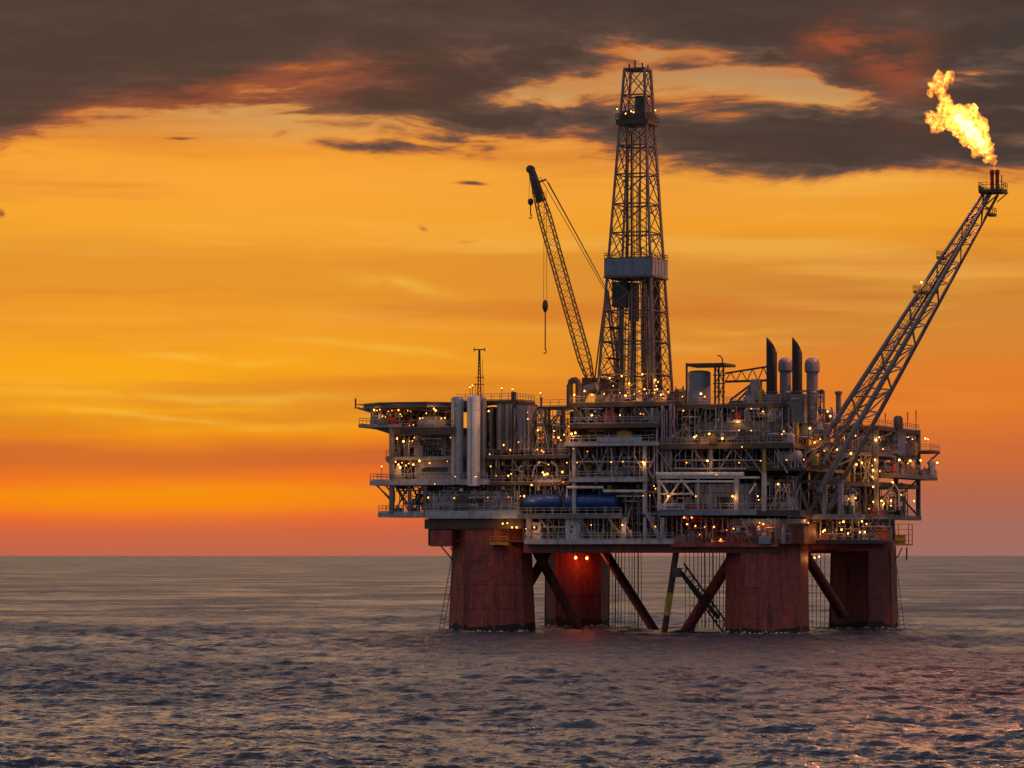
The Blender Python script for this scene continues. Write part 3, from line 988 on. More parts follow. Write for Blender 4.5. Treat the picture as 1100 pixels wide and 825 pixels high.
# ================================================================== LIVING QUARTERS
def house(name, label, cat, x0, x1, y0, y1, w0, w1, m, windows=(), trims=(), group=None, door=None):
    b = B(x0, x1, y0, y1, w0, w1)
    t_ = thing(name, label, cat, ((b[0] + b[1]) / 2, (w0 + w1) / 2, b[4]), group)
    MB().box(*b).build('wall', m, t_)
    MB().box(b[0] - .12, b[1] + .12, w0 - .12, w1, b[5], b[5] + .18).build('roof', m, t_)
    for (a0, a1, c0, c1) in windows:
        wb = B(a0, a1, c0, c1, w0 - .02, w0 + .1)
        fr = MB().box(wb[0] - .1, wb[1] + .1, w0 - .09, w0 + .02, wb[4] - .1, wb[5] + .1).build('window', 'steel_grey', t_)
        MB().box(wb[0], wb[1], w0 - .12, w0 - .03, wb[4], wb[5]).build('pane', 'glass_dark', fr)
    for (a0, a1, c0, c1) in trims:
        wb = B(a0, a1, c0, c1, w0, w0 + .1)
        MB().box(wb[0], wb[1], w0 - .16, w0 + .03, wb[4], wb[5]).build('trim', 'steel_dark', t_)
    if door:
        wb = B(*door, w0, w0 + .1)
        d_ = MB().box(wb[0], wb[1], w0 - .08, w0 + .02, wb[4], wb[5]).build('door', 'steel_grey', t_)
        MB().box(wb[0] + .15, wb[0] + .3, w0 - .16, w0 - .08, (wb[4] + wb[5]) / 2 - .1, (wb[4] + wb[5]) / 2 + .1).build('handle', 'steel_dark', d_)
    # vertical stiffeners of the cladding
    n = max(1, int((b[1] - b[0]) / 1.6))
    for i in range(1, n):
        u = b[0] + (b[1] - b[0]) * i / n
        MB().box(u - .05, u + .05, w0 - .06, w0 + .02, b[4] + .1, b[5] - .1).build('cladding_rib', m, t_)
    return t_


house('control_cabin', 'pale cabin with lit front tucked under the helideck', 'cabin', 398, 430, 439.5, 456, 2.5, 14, 'lilac_paint', ((404, 409, 443, 448), (421, 425, 443, 449)), (), None, (414, 417.5, 445, 455.5))
house('accommodation_block', 'pale grey accommodation block behind the dark outside stair', 'cabin', 446, 486, 468, 490.5, 3, 17, 'lilac_paint', (), ((452, 456.5, 473, 477),))
house('accommodation_block', 'pale grey block with one long dark window strip beside the silos', 'cabin', 446, 486, 494, 515.5, 2.5, 17, 'lilac_paint', ((453, 481, 502, 506.5),), ((447, 485, 508.5, 509.2),))
house('machinery_house', 'long white machinery house on the left corner above the red leg', 'cabin', 458.5, 556, 528.5, 548.5, 2.2, 14, 'pale_paint',
      ((500, 510, 536, 547.5), (511.5, 520, 536, 547.5)), ((458, 556, 531.5, 532.1), (521.5, 522.5, 530, 548)), None, (534, 538, 537, 548.4))
house('pump_cabin', 'small white cabin with dark side opening below the blue tanks', 'cabin', 567.5, 581, 562, 580, 1.2, 8, 'white_paint', ((570, 577, 565, 569),), ((569, 580, 573, 573.7),))
house('lift_house', 'tall white cabin with red marks beside the gallery below the blue tanks', 'cabin', 607, 622.5, 556.8, 580, 1.0, 8, 'white_paint')
house('equipment_room', 'grey walled room behind the white pipe bridge', 'cabin', 746, 806, 521, 548, 5, 14, 'pale_paint', ((771, 783, 534, 545),), ((748, 804, 529, 529.6),))
house('process_module', 'long grey module above the brown gallery under the exhaust stacks', 'module', 750, 836, 453.5, 476.5, 4, 20, 'steel_grey', ((776, 786, 466, 470),), ((752, 834, 462.5, 463.4), (752, 834, 470.5, 471)))
house('generator_house', 'blue-grey generator house on the rear right deck', 'module', 925, 938, 466, 487, 37, 43, 'blue_grey', (), ((925.5, 937.5, 473, 473.6),))
house('generator_house', 'blue-grey box module next to the corner of the rear right deck', 'module', 953, 965, 466, 489, 48, 54, 'blue_grey', (), ((953.5, 964.5, 473, 473.6),))
# red marks on the lift house
for (x, y) in ((614.5, 566), (613.6, 571)):
    p = P(x, y, 0.98)
    lh = [o for o in bpy.data.objects if o.name == 'lift_house'][0]
    MB().box(p.x - .2, p.x + .25, .93, 1.02, p.z - .28, p.z + .28).build('notice', 'red_paint', lh)
# dark block behind the gallery opening
wall(583, 607, 558, 579, 5, 6, 'steel_dark')
box_part(rig, 'opening_frame', 'white_paint', 582.5, 606.5, 565.2, 566.6, 1.2, 1.5)
# outside stairs
def stair(p, q, parent, wdt=0.9, m='steel_dark'):
    p, q = Vector(p), Vector(q)
    mb = MB()
    for dw in (0, wdt): mb.bar(p + Vector((0, dw, 0)), q + Vector((0, dw, 0)), .12, 4)
    n = max(3, int(abs(q.z - p.z) / .3))
    for i in range(n + 1):
        c = p.lerp(q, i / n)
        mb.box(c.x - .14, c.x + .14, c.y, c.y + wdt, c.z - .03, c.z + .03)
    for h_ in (.6, 1.1): mb.bar(p + Vector((0, 0, h_)), q + Vector((0, 0, h_)), .05, 4)
    return mb.build('stair', m, parent)


stair(P(455, 476, 1.6), P(472, 490, 1.6), rig)
stair(P(478, 468, 1.6), P(486, 489, 1.6), rig)
stair(P(655, 557, 2.0), P(671, 579, 2.0), rig, m='steel_grey')
stair(P(694, 551, -1.0), P(708, 579, -1.0), rig, m='pale_paint')
stair(P(836, 458, 2.0), P(850, 476, 2.0), rig, m='steel_grey')

# ================================================================== SILOS, TANKS, VESSELS
def silo(x0, x1, y0, y1, w, m, label, group, band=None):
    r = (U(x1, w) - U(x0, w)) / 2
    c = P((x0 + x1) / 2, y1, w + r)
    h_ = P((x0 + x1) / 2, y0, w + r).z - c.z
    t_ = thing('silo', label, 'silo', c, group)
    MB().lathe(c, [(r * .96, 0), (r, .3), (r, h_ - .5), (r * .9, h_ - .15), (r * .4, h_)], 24).build('shell', m, t_, True)
    for f_ in (.12, .36, .6, .84):
        MB().lathe(c, [(r + .01, h_ * f_ - .1), (r + .07, h_ * f_), (r + .01, h_ * f_ + .1)], 24).build('hoop', m, t_, True)
    if band: MB().lathe(c, [(r + .02, h_ * band[0]), (r + .05, h_ * band[0] + .1), (r + .05, h_ * band[1]), (r + .02, h_ * band[1] + .1)], 24).build('stain_band', 'steel_brown', t_, True)
    MB().bar(c + Vector((0, -r - .12, .5)), c + Vector((0, -r - .12, h_ - .5)), .07, 5).build('conduit', 'steel_grey', t_)
    return t_


silo(485, 497.6, 426, 520, 0.2, 'pale_paint', 'leftmost of the two tall white silos, stained dark at the top', 'tall white silos')
silo(502, 515.6, 425, 522, 0.0, 'white_paint', 'broadest and whitest tall silo in front of the lattice mast', 'tall white silos')
silo(516, 522.6, 427, 521, 2.2, 'lilac_paint', 'slim mauve silo squeezed behind the broad white one', 'tall white silos')
for x0, x1, y0, y1, lab in ((533, 541, 434, 483, 'narrow mauve upright tank right of the slim silo'), (541.6, 549.4, 434, 484, 'narrow mauve upright tank beside the black vertical duct'),
                            (554.5, 567.5, 435, 483, 'widest mauve upright tank next to the open truss')):
    b = B(x0, x1, y0, y1, 3, 8)
    t_ = thing('upright_tank', lab, 'tank', ((b[0] + b[1]) / 2, 5, b[4]), 'mauve upright tanks')
    bev = .35
    poly = [(b[0] + bev, b[2]), (b[1] - bev, b[2]), (b[1], b[2] + bev), (b[1], b[3]), (b[0], b[3]), (b[0], b[2] + bev)]
    n = len(poly)
    MB().add([(x, y, b[4]) for x, y in poly] + [(x, y, b[5]) for x, y in poly], [tuple(range(n - 1, -1, -1)), tuple(range(n, 2 * n))] + [(k, (k + 1) % n, n + (k + 1) % n, n + k) for k in range(n)]).build('shell', 'lilac_paint', t_)
    MB().box(b[0] - .08, b[1] + .08, b[2] - .08, b[3], b[5] + .004, b[5] + .25).build('lid', 'steel_brown', t_)
    for f_ in (.3, .62):
        z = b[4] + (b[5] - b[4]) * f_
        MB().box(b[0] - .05, b[1] + .05, b[2] - .06, b[3], z, z + .12).build('hoop', 'lilac_paint', t_)
    MB().bar((b[1] - .3, b[2] - .2, b[4]), (b[1] - .3, b[2] - .2, b[5]), .1, 6).build('conduit', 'steel_brown', t_)
MB().bar(P(551.8, 421, 4), P(551.8, 484, 4), .5, 8).build('duct', 'steel_dark', rig)
MB().bar(P(529, 437, 4), P(529, 490, 4), .5, 8).build('duct', 'steel_dark', rig)


def vessel(name, label, cat, x0, x1, y0, y1, w, m, group=None, saddles=True, bands=2):
    """horizontal drum with dished ends on saddles"""
    r = abs(Z(y0, 0, w) - Z(y1, 0, w)) / 2
    c = P((x0 + x1) / 2, (y0 + y1) / 2, w + r)
    L = (U(x1, w + r) - U(x0, w + r)) / 2
    t_ = thing(name, label, cat, c - Vector((0, 0, r)), group)
    e = min(r * .55, L * .4)
    MB().lathe(c, [(r * .12, -L), (r * .55, -L + e * .22), (r * .86, -L + e * .6), (r, -L + e), (r, L - e), (r * .86, L - e * .6), (r * .55, L - e * .22), (r * .12, L)], 24, 'x').build('shell', m, t_, True)
    for i in range(bands):
        q = -L + e + (2 * L - 2 * e) * (i + .5) / bands
        MB().lathe(c, [(r + .01, q - .12), (r + .06, q - .1), (r + .06, q + .1), (r + .01, q + .12)], 24, 'x').build('band', m, t_, True)
    if saddles:
        for q in (-L * .55, L * .55):
            MB().box(c.x + q - .25, c.x + q + .25, c.y - r * .75, c.y + r * .75, c.z - r - .7, c.z - r * .6).build('saddle', 'steel_grey', t_)
    MB().bar(c + Vector((L * .3, 0, r * .9)), c + Vector((L * .3, 0, r + .7)), .22, 8).build('nozzle', m, t_)
    return t_


vessel('storage_drum', 'deep blue horizontal drum nearer the red leg', 'tank', 562, 605, 531, 547, 0.4, 'blue_paint', 'blue drums', True, 3)
vessel('storage_drum', 'longer bright blue horizontal drum under the white pipe', 'tank', 607, 665, 531, 546.5, 0.4, 'blue_paint', 'blue drums', True, 4)
vessel('pressure_vessel', 'grey horizontal vessel above the shorter blue drum', 'vessel', 572, 605, 513.5, 523, 1.0, 'lilac_paint')
vessel('pressure_vessel', 'pale dome-ended vessel on the balcony under the helideck', 'vessel', 450, 475, 447, 461, 1.2, 'pale_paint')
vessel('pressure_vessel', 'pale horizontal vessel behind the flare boom legs', 'vessel', 834, 862, 484, 496.5, 1.5, 'pale_paint', None, True, 1)
vessel('pressure_vessel', 'dark drum lying on the upper deck between tank and stacks', 'vessel', 782, 823, 430, 440, 6, 'steel_brown', None, False)
# upright blue-grey tank with its lifting frame
def upright(name, label, cat, x0, x1, y0, y1, w, m, cap=None, n=24, group=None):
    r = (U(x1, w) - U(x0, w)) / 2
    c = P((x0 + x1) / 2, y1, w + r)
    h_ = P((x0 + x1) / 2, y0, w + r).z - c.z
    t_ = thing(name, label, cat, c, group)
    MB().lathe(c, [(r, 0), (r, h_ - r * .18), (r * .8, h_ - r * .05), (r * .3, h_)], n).build('shell', m, t_, True)
    for f_ in (.25, .55, .85):
        MB().lathe(c, [(r + .01, h_ * f_ - .08), (r + .05, h_ * f_), (r + .01, h_ * f_ + .08)], n).build('hoop', m, t_, True)
    return t_, c, r, h_


upright('mixing_tank', 'squat blue-grey upright tank under a dark lifting frame', 'tank', 739.5, 763, 398, 434, 6, 'blue_grey')
lf = thing('lifting_frame', 'dark steel lifting frame over the blue-grey tank', 'frame', P(758, 434, 8))
for x, w in ((737.5, 5.5), (737.5, 12), (768, 5.5), (777, 5.5), (777, 12), (772, 12)):
    MB().bar(P(x, 390, w), P(x, 434, w), .22, 5).build('post', 'steel_dark', lf)
MB().box(*B(736.5, 778, 390, 393, 5, 12.5)).build('top_plate', 'steel_dark', lf)
for a in ((768, 394, 777, 410), (777, 396, 768, 412), (768, 412, 777, 428), (777, 414, 768, 430)): MB().bar(P(a[0], a[1], 5.5), P(a[2], a[3], 5.5), .12, 4).build('diagonal', 'steel_dark', lf)
for y in (403, 412, 421): MB().bar(P(766, y, 5.3), P(779, y, 5.3), .16, 4).build('rung', 'steel_dark', lf)
MB().path([P(776, 390, 7), P(776, 385.5, 7), P(774, 382.5, 7), P(771, 382, 7)], .13).build('lamp_arm', 'steel_dark', lf)
upright('knockout_drum', 'small grey upright drum beneath the raked truss bridge', 'drum', 806, 818.5, 407, 438, 6, 'lilac_paint')

# raked truss bridge between frame and stacks
tb = thing('truss_bridge', 'dark raked truss bridge running up to the black stacks', 'bridge', P(778, 410, 8))
for w in (7, 9.5):
    a0, a1, b0, b1 = P(779, 401, w), P(826, 393.5, w), P(779, 410, w), P(826, 408.5, w)
    MB().bar(a0, a1, .2, 5).build('chord', 'steel_dark', tb)
    MB().bar(b0, b1, .24, 5).build('chord', 'steel_dark', tb)
    for i in range(8):
        p = a0.lerp(a1, i / 8) if i % 2 else b0.lerp(b1, i / 8)
        q = b0.lerp(b1, (i + 1) / 8) if i % 2 else a0.lerp(a1, (i + 1) / 8)
        MB().bar(p, q, .11, 4).build('lacing', 'steel_dark', tb)
MB().bar(P(784, 430, 8), P(808, 412, 8), .22, 5).build('strut', 'steel_dark', tb)
MB().bar(P(792, 431, 9), P(808, 414, 9), .2, 5).build('strut', 'steel_dark', tb)

# exhaust stacks with slanted mouths
def stack(x0, x1, ytip, yshoulder, ybot, ybase, w, label):
    r = (U(x1, w) - U(x0, w)) / 2
    xc = (x0 + x1) / 2
    c = P(xc, ybot, w + r)
    zt, zs = P(xc, ytip, w + r).z, P(xc, yshoulder, w + r).z
    t_ = thing('exhaust_stack', label, 'stack', P(xc, ybase, w + r), 'black exhaust stacks')
    n = 20
    vs = []
    for i in range(n):
        th = 2 * math.pi * i / n
        vs.append(c + Vector((r * math.cos(th), r * math.sin(th), 0)))
    for i in range(n):
        th = 2 * math.pi * i / n
        vs.append(Vector((c.x + r * math.cos(th), c.y + r * math.sin(th), zs - (zs - zt) * .0 - .2)))
    for i in range(n):
        th = 2 * math.pi * i / n
        f_ = (1 - math.cos(th)) / 2           # 1 on the left side: the tip
        sh = 0.86
        vs.append(Vector((c.x - r * .15 + r * sh * math.cos(th), c.y + r * sh * math.sin(th), zs + (zt - zs) * f_ ** .7)))
    for i in range(n):
        th = 2 * math.pi * i / n
        f_ = (1 - math.cos(th)) / 2
        vs.append(Vector((c.x - r * .15 + r * .72 * math.cos(th), c.y + r * .72 * math.sin(th), zs - .6 + (zt - zs) * f_ ** .7)))
    fs = [(k * n + j, k * n + (j + 1) % n, (k + 1) * n + (j + 1) % n, (k + 1) * n + j) for k in range(3) for j in range(n)]
    fs += [tuple(range(n - 1, -1, -1)), tuple(range(3 * n, 4 * n))]
    MB().add(vs, fs).build('flue', 'soot_and_shade', t_, True)
    base = B(x0 - 2, x1 + 2.5, ybot, ybase, w, w + 2 * r)
    MB().box(base[0], base[1], base[2], base[3], base[4], base[5]).build('casing', 'steel_grey', t_)
    MB().lathe(c, [(r + .02, .1), (r + .22, .15), (r + .22, .4), (r + .02, .45)], n).build('flange', 'steel_brown', t_, True)
    return t_


stack(823.4, 834.6, 362, 378, 423, 454, 5, 'leftmost black exhaust stack with slanted mouth and grey casing')
stack(851, 861.6, 362, 378, 423, 454, 5, 'black exhaust stack with slanted mouth between the two domed vents')
def vent(x0, x1, y0, ycap, y1, xs0, xs1, w, label, m):
    rc, rs = (U(x1, w) - U(x0, w)) / 2, (U(xs1, w) - U(xs0, w)) / 2
    c = P((x0 + x1) / 2, y1, w + rc)
    h_ = P((x0 + x1) / 2, y0, w + rc).z - c.z
    hc_ = P((x0 + x1) / 2, ycap, w + rc).z - c.z
    t_ = thing('domed_vent', label, 'vent', c, 'domed vents')
    MB().lathe(c, [(rs, 0), (rs, hc_ + .1)], 20).build('duct', m, t_, True)
    MB().lathe(c, [(rs + .05, hc_ - .3), (rc, hc_), (rc, hc_ + (h_ - hc_) * .55), (rc * .86, hc_ + (h_ - hc_) * .8), (rc * .5, h_ - .08), (rc * .1, h_)], 20).build('dome', m, t_, True)
    for f_ in (.3, .6): MB().lathe(c, [(rs + .01, hc_ * f_ - .1), (rs + .1, hc_ * f_), (rs + .01, hc_ * f_ + .1)], 20).build('flange', m, t_, True)


vent(836, 851.5, 384, 398, 452, 838, 850, 8, 'domed grey vent standing between the two black stacks', 'lilac_paint')
vent(864.5, 880.5, 384, 399, 455, 867, 879, 8, 'domed grey vent standing right of both black stacks', 'lilac_paint')
pv = thing('vent_pipe', 'thin grey vent pipe with flat cap beside the flare boom', 'vent', P(900.7, 448, 22))
c = P(900.7, 455, 22); h_ = P(900.7, 420, 22).z - c.z
MB().lathe(c, [(.5, 0), (.5, h_)], 14).build('pipe', 'steel_grey', pv, True)
MB().lathe(c, [(.55, h_ - .7), (.75, h_ - .5), (.75, h_ - .15), (.4, h_)], 14).build('cap', 'steel_grey', pv, True)
wd = thing('water_drum', 'dark round drum on the top deck of the rear right block', 'drum', P(965, 460, 50))
c = P(964.8, 461, 49); h_ = P(964.8, 446.5, 49).z - c.z
MB().lathe(c, [(.95, 0), (.95, h_ * .75), (.75, h_ * .93), (.3, h_)], 16).build('shell', 'steel_dark', wd, True)
MB().lathe(c, [(.96, h_ * .3), (1.02, h_ * .33), (.96, h_ * .36)], 16).build('hoop', 'steel_dark', wd, True)
# columns of the process plant at the rear right
for x0, x1, y0, y1, w, lab in ((974, 983, 468, 491, 60, 'round grey vessel at the outer end of the rear right deck'), (905, 911, 532, 553, 13, 'small white upright bottle on the boom frame deck'),
                               (912, 918, 531, 553, 13, 'right one of the paired white upright bottles on the boom frame deck')):
    upright('upright_vessel', lab, 'vessel', x0, x1, y0, y1, w, 'blue_grey' if x0 > 950 else 'white_paint', n=18)

# lattice mast with crossbar on the quarters' roof
ms = thing('radio_mast', 'thin radio mast with a crossbar above the silos', 'mast', P(515, 430, 6))
for s_ in (-.35, .35): MB().bar(P(515, 430, 6) + Vector((s_, 0, 0)), P(515, 376, 6) + Vector((s_ * .25, 0, 0)), .13, 5).build('chord', 'crane_paint', ms)
for i in range(14):
    a, b = P(515, 430 - i * 3.8, 6), P(515, 430 - (i + 1) * 3.8, 6)
    f0, f1 = .35 * (1 - .75 * i / 14), .35 * (1 - .75 * (i + 1) / 14)
    MB().bar(a + Vector((f0 if i % 2 else -f0, 0, 0)), b + Vector((-f1 if i % 2 else f1, 0, 0)), .07, 4).build('lacing', 'crane_paint', ms)
MB().bar(P(509, 375.5, 6), P(521, 375.5, 6), .12, 5).build('crossbar', 'crane_paint', ms)
for x in (509.3, 520.7): MB().bar(P(x, 373.5, 6), P(x, 377.5, 6), .1, 5).build('aerial', 'crane_paint', ms)
for y, x0, x1 in ((405.5, 511, 520), (413, 509, 520)): MB().bar(P(x0, y, 6), P(x1, y, 6), .09, 4).build('arm', 'crane_paint', ms)
for x, y in ((519, 403), (518.4, 385), (511, 411)): MB().bar(P(x, y, 6), P(x, y + 22, 6), .05, 4).build('stay', 'crane_paint', ms)

# small antennas, vents along skylines
for i, (x, y0, y1, w, lab) in enumerate(((581.5, 427, 438, 9, 'slim mast on the walkway between tanks and drill tower'), (975, 443, 460, 56, 'tallest thin aerial on the rear right deck'), (984, 441, 461, 62, 'thin aerial at the end of the rear right deck'), (951, 444, 458, 38, 'thin aerial behind the flare boom chord'))):
    single(MB().bar(P(x, y0, w), P(x, y1, w), .12 if i else .3, 6, .05), 'aerial', 'steel_brown', lab, 'aerial', 'aerials')
# pipe goosenecks by the crane foot
gn = MB()
gp = [P(612, 438, 4), P(612, 414, 4), P(613, 410.5, 4), P(615.5, 408.5, 4), P(618, 408.3, 4), P(620.5, 410.2, 4), P(621.5, 413, 4), P(621.5, 434, 4)]
gn.path(gp, .62, 10)
single(gn, 'gooseneck_duct', 'steel_brown', 'thick gooseneck duct bent over at the foot of the crane', 'duct', None, True)
single(MB().path([P(622, 434, 5), P(630, 418, 5), P(641, 415, 5)], .9, 8), 'mud_chute', 'steel_grey', 'sloping grey chute left of the derrick base', 'chute')
sb = B(706, 735, 541.8, 547.6, -.95, -.7)
t_ = thing('sign_board', 'pale sign board with blue lettering on the rail under the white pipe bridge', 'sign', ((sb[0] + sb[1]) / 2, -.8, sb[4]))
MB().box(*sb).build('board', 'pale_paint', t_)
for x in (716, 718, 719.6, 722, 724.2, 726.4, 728.2, 730.4):           # smeared, unreadable letters
    lb = B(x, x + 1.2, 543.2, 546.2, -.99, -.94)
    MB().box(*lb).build('letter_stroke', 'blue_paint', t_)
rb = B(738, 755, 540.5, 548, .4, 3)
t_ = thing('tool_container', 'red tool container on the blue-grey deck', 'container', ((rb[0] + rb[1]) / 2, 1.6, rb[4]))
MB().box(*rb).build('body', 'red_paint', t_)
for i in range(9):
    u = rb[0] + (rb[1] - rb[0]) * (i + .5) / 9
    MB().box(u - .07, u + .07, rb[2] - .06, rb[2] + .02, rb[4] + .1, rb[5] - .1).build('corrugation', 'red_paint', t_)
box_o = B(765, 788, 540, 548.4, .4, 3)
t_ = thing('skid', 'rust orange equipment skid beside the red container', 'skid', ((box_o[0] + box_o[1]) / 2, 1.6, box_o[4]))
MB().box(box_o[0], box_o[1], .4, 3, box_o[4], box_o[4] + .35).build('base', 'crane_paint', t_)
MB().lathe(((box_o[0] + box_o[1]) / 2, 1.7, box_o[4] + .95), [(.1, -1.5), (.55, -1.3), (.6, 0), (.55, 1.3), (.1, 1.5)], 14, 'x').build('pump', 'crane_paint', t_, True)
# yellow work basket at the far right corner
yb = B(961, 976, 563, 586, 36, 39)
t_ = thing('work_basket', 'yellow work basket hanging at the right corner over the sea', 'basket', ((yb[0] + yb[1]) / 2, 37.5, yb[4]))
MB().box(yb[0], yb[1], 36, 39, yb[4], yb[4] + .3).build('floor', 'yellow_paint', t_)
for u in (yb[0], yb[1]):
    for w in (36, 39): MB().bar((u, w, yb[4]), (u, w, yb[5]), .12, 4).build('post', 'yellow_paint', t_)
for f_ in (.25, .5, .75, 1):
    z = yb[4] + (yb[5] - yb[4]) * f_
    MB().bar((yb[0], 36, z), (yb[1], 36, z), .09, 4).build('rail', 'yellow_paint', t_)
    MB().bar((yb[1], 36, z), (yb[1], 39, z), .09, 4).build('rail', 'yellow_paint', t_)
MB().box(yb[0] + .1, yb[1] - .8, 36.1, 37, yb[4] + .3, yb[4] + 2).build('side_panel', 'yellow_paint', t_)
MB().path([P(974, 588, 36), P(974, 602, 36)], .16).build('hose', 'steel_dark', t_)
MB().path([P(960, 602, 36), P(965, 597, 36), P(969, 588, 36)], .12).build('hose', 'steel_dark', t_)


# ================================================================== DERRICK
wD = 22.0
def dcorner(y, half):
    u = U(682.3 + (420 - y) * 0.0075, wD)
    z = Z(y, u, wD)
    return [Vector((u + sx_ * half, wD + sy_ * half, z)) for sx_, sy_ in ((-1, -1), (1, -1), (1, 1), (-1, 1))]


def half(y):
    # outline in the photo: 81 px wide at row 420, 28 px at row 75
    px = 28.5 + (81 - 28.5) * (y - 75) / (420 - 75)
    return px / (F / 728) / (ct + stn) / 2


dk = thing('drilling_derrick', 'tall lattice drilling derrick with a pale box band halfway up', 'derrick', (U(682.3, wD), wD, Z(434, U(682, wD), wD)))
rows = [434, 403, 368, 335, 298, 279, 251, 220, 188, 157, 131, 103, 75]
cor = [dcorner(y, half(y)) for y in rows]
for k in range(4):
    MB().path([c_[k] for c_ in cor], .30, 6).build('leg', 'derrick_steel', dk)
for i in range(1, len(rows)):
    for k in range(4):
        a, b = cor[i][k], cor[i][(k + 1) % 4]
        MB().bar(a, b, .17, 5).build('girt', 'derrick_steel', dk)
for i in range(len(rows) - 1):
    for k in range(4):
        a0, b0 = cor[i][k], cor[i][(k + 1) % 4]
        a1, b1 = cor[i + 1][k], cor[i + 1][(k + 1) % 4]
        if rows[i] == 298: continue
        m0, m1 = (a0 + b0) / 2, (a1 + b1) / 2
        # each bay: K-bracing from the mid of the upper girt plus an X
        MB().bar(a0, b1, .115, 4).build('diagonal', 'derrick_steel', dk)
        MB().bar(b0, a1, .115, 4).build('diagonal', 'derrick_steel', dk)
        if rows[i] > 140:
            MB().bar((a0 + a1) / 2, m1, .08, 4).build('diagonal', 'derrick_steel', dk)
            MB().bar((b0 + b1) / 2, m1, .08, 4).build('diagonal', 'derrick_steel', dk)
        if rows[i] > 300:
            MB().bar((a0 + a1) / 2, m0, .08, 4).build('diagonal', 'derrick_steel', dk)
            MB().bar((b0 + b1) / 2, m0, .08, 4).build('diagonal', 'derrick_steel', dk)
# racking board enclosure: four pale walls
h0 = 69 / (F / 728) / (ct + stn) / 2
lo, hi = dcorner(297.5, h0), dcorner(279.5, h0)
uD = lo[0].x + h0
for k in range(4):
    a, b, c_, d = lo[k], lo[(k + 1) % 4], hi[(k + 1) % 4], hi[k]
    o = Vector((uD, wD, a.z)); n_ = ((a + b) / 2 - o).normalized() * .12
    w_ = MB().add([a, b, c_, d, a - n_, b - n_, c_ - n_, d - n_], [(0, 1, 2, 3), (7, 6, 5, 4), (0, 4, 5, 1), (1, 5, 6, 2), (2, 6, 7, 3), (3, 7, 4, 0)]).build('wind_wall', 'blue_grey', dk)
    for f_ in (.2, .4, .6, .8):
        p, q = a.lerp(b, f_) + n_ * .3, d.lerp(c_, f_) + n_ * .3
        MB().bar(p, q, .06, 4).build('stiffener', 'blue_grey', w_)
for k in range(4):
    a, b = hi[k], hi[(k + 1) % 4]
    rail_mesh([a, b], 1.1, .06, 1.6).build('railing', 'steel_brown', dk)
    a, b = lo[k], lo[(k + 1) % 4]
    MB().bar(a - Vector((0, 0, .25)), b - Vector((0, 0, .25)), .22, 5).build('edge_beam', 'derrick_steel', dk)
# crown platform and crown block
cp = dcorner(135, 46 / (F / 728) / (ct + stn) / 2)
cz = cp[0].z
MB().box(cp[0].x, cp[2].x, cp[0].y, cp[2].y, cz, cz + .8).build('crown_platform', 'steel_dark', dk)
for k in range(4): rail_mesh([cp[k] + Vector((0, 0, .8)), cp[(k + 1) % 4] + Vector((0, 0, .8))], 1.3, .07, 1.5).build('railing', 'steel_dark', dk)
MB().box(uD - 2.6, uD + 2.9, wD - 2.4, wD + 2.4, cz + .8, cz + 2.7).build('crown_block', 'steel_dark', dk)
MB().box(uD + .3, uD + 2.2, wD - 1.6, wD + .6, cz + 2.7, cz + 5.6).build('sheave_housing', 'steel_dark', dk)
tp = dcorner(75, half(75) * 1.06)
MB().box(tp[0].x, tp[2].x, tp[0].y, tp[2].y, tp[0].z - .25, tp[0].z + .2).build('top_plate', 'steel_dark', dk)
for x, y0 in ((676, 69), (682, 65), (690, 67.5), (696, 70)):
    MB().bar(P(x, y0, wD), P(x, 75, wD), .2, 6, .12).build('beacon', 'steel_dark', dk)
# inside: travelling block, drill string, racked pipe, guide rails, ladder
zt = lambda y: Z(y, uD, wD)
MB().box(uD - 4.2, uD - 1.2, wD - 2.2, wD + .4, zt(330), zt(303)).build('pipe_handler', 'steel_dark', dk)
MB().box(uD - 1.0, uD + .4, wD - 1.2, wD + .8, zt(345), zt(304)).build('travelling_block', 'steel_dark', dk)
MB().bar((uD - .3, wD, zt(430)), (uD - .3, wD, zt(345)), .32, 8).build('drill_string', 'soot_and_shade', dk)
for du, dw, r, y0, y1 in ((-2.6, -1, .45, 318, 430), (1.6, 1, .42, 302, 425), (2.2, -2, .3, 300, 425), (-1.5, 2, .22, 140, 430), (.2, 2, .2, 140, 300), (-2.4, 1.8, .28, 140, 300),
                          (-1.1, -1.4, .06, 140, 304), (-.6, -1.4, .06, 140, 304), (0, -1.4, .06, 140, 304), (.5, -1.4, .06, 140, 304), (1.4, 2.2, .12, 140, 430), (3.6, 2.5, .2, 300, 430), (-3.8, 3, .25, 330, 430)):
    MB().bar((uD + du, wD + dw, zt(y1)), (uD + du, wD + dw, zt(y0)), r, 6).build('guide_rail' if r > .1 else 'drill_line', 'derrick_steel' if r > .3 else 'steel_dark', dk)
for i in range(26):
    MB().bar((uD + 2.7 + (i % 13) * .22, wD - .5 + (i // 13) * .5, zt(428)), (uD + 2.4 + (i % 13) * .2, wD - .5 + (i // 13) * .5, zt(300)), .085, 5).build('racked_pipe', 'steel_brown', dk)
ld = MB()
for s_ in (-.3, .3): ld.bar(cor[0][3] + Vector((1.2 + s_, 0, 0)), cor[10][3] + Vector((.6 + s_, 0, 0)), .06, 4)
for i in range(60):
    c_ = cor[0][3].lerp(cor[10][3], i / 60) + Vector((1.2 - .6 * i / 60, 0, 0))
    ld.bar(c_ - Vector((.3, 0, 0)), c_ + Vector((.3, 0, 0)), .04, 4)
ld.build('ladder', 'steel_dark', dk)
rgd = random.Random(12)
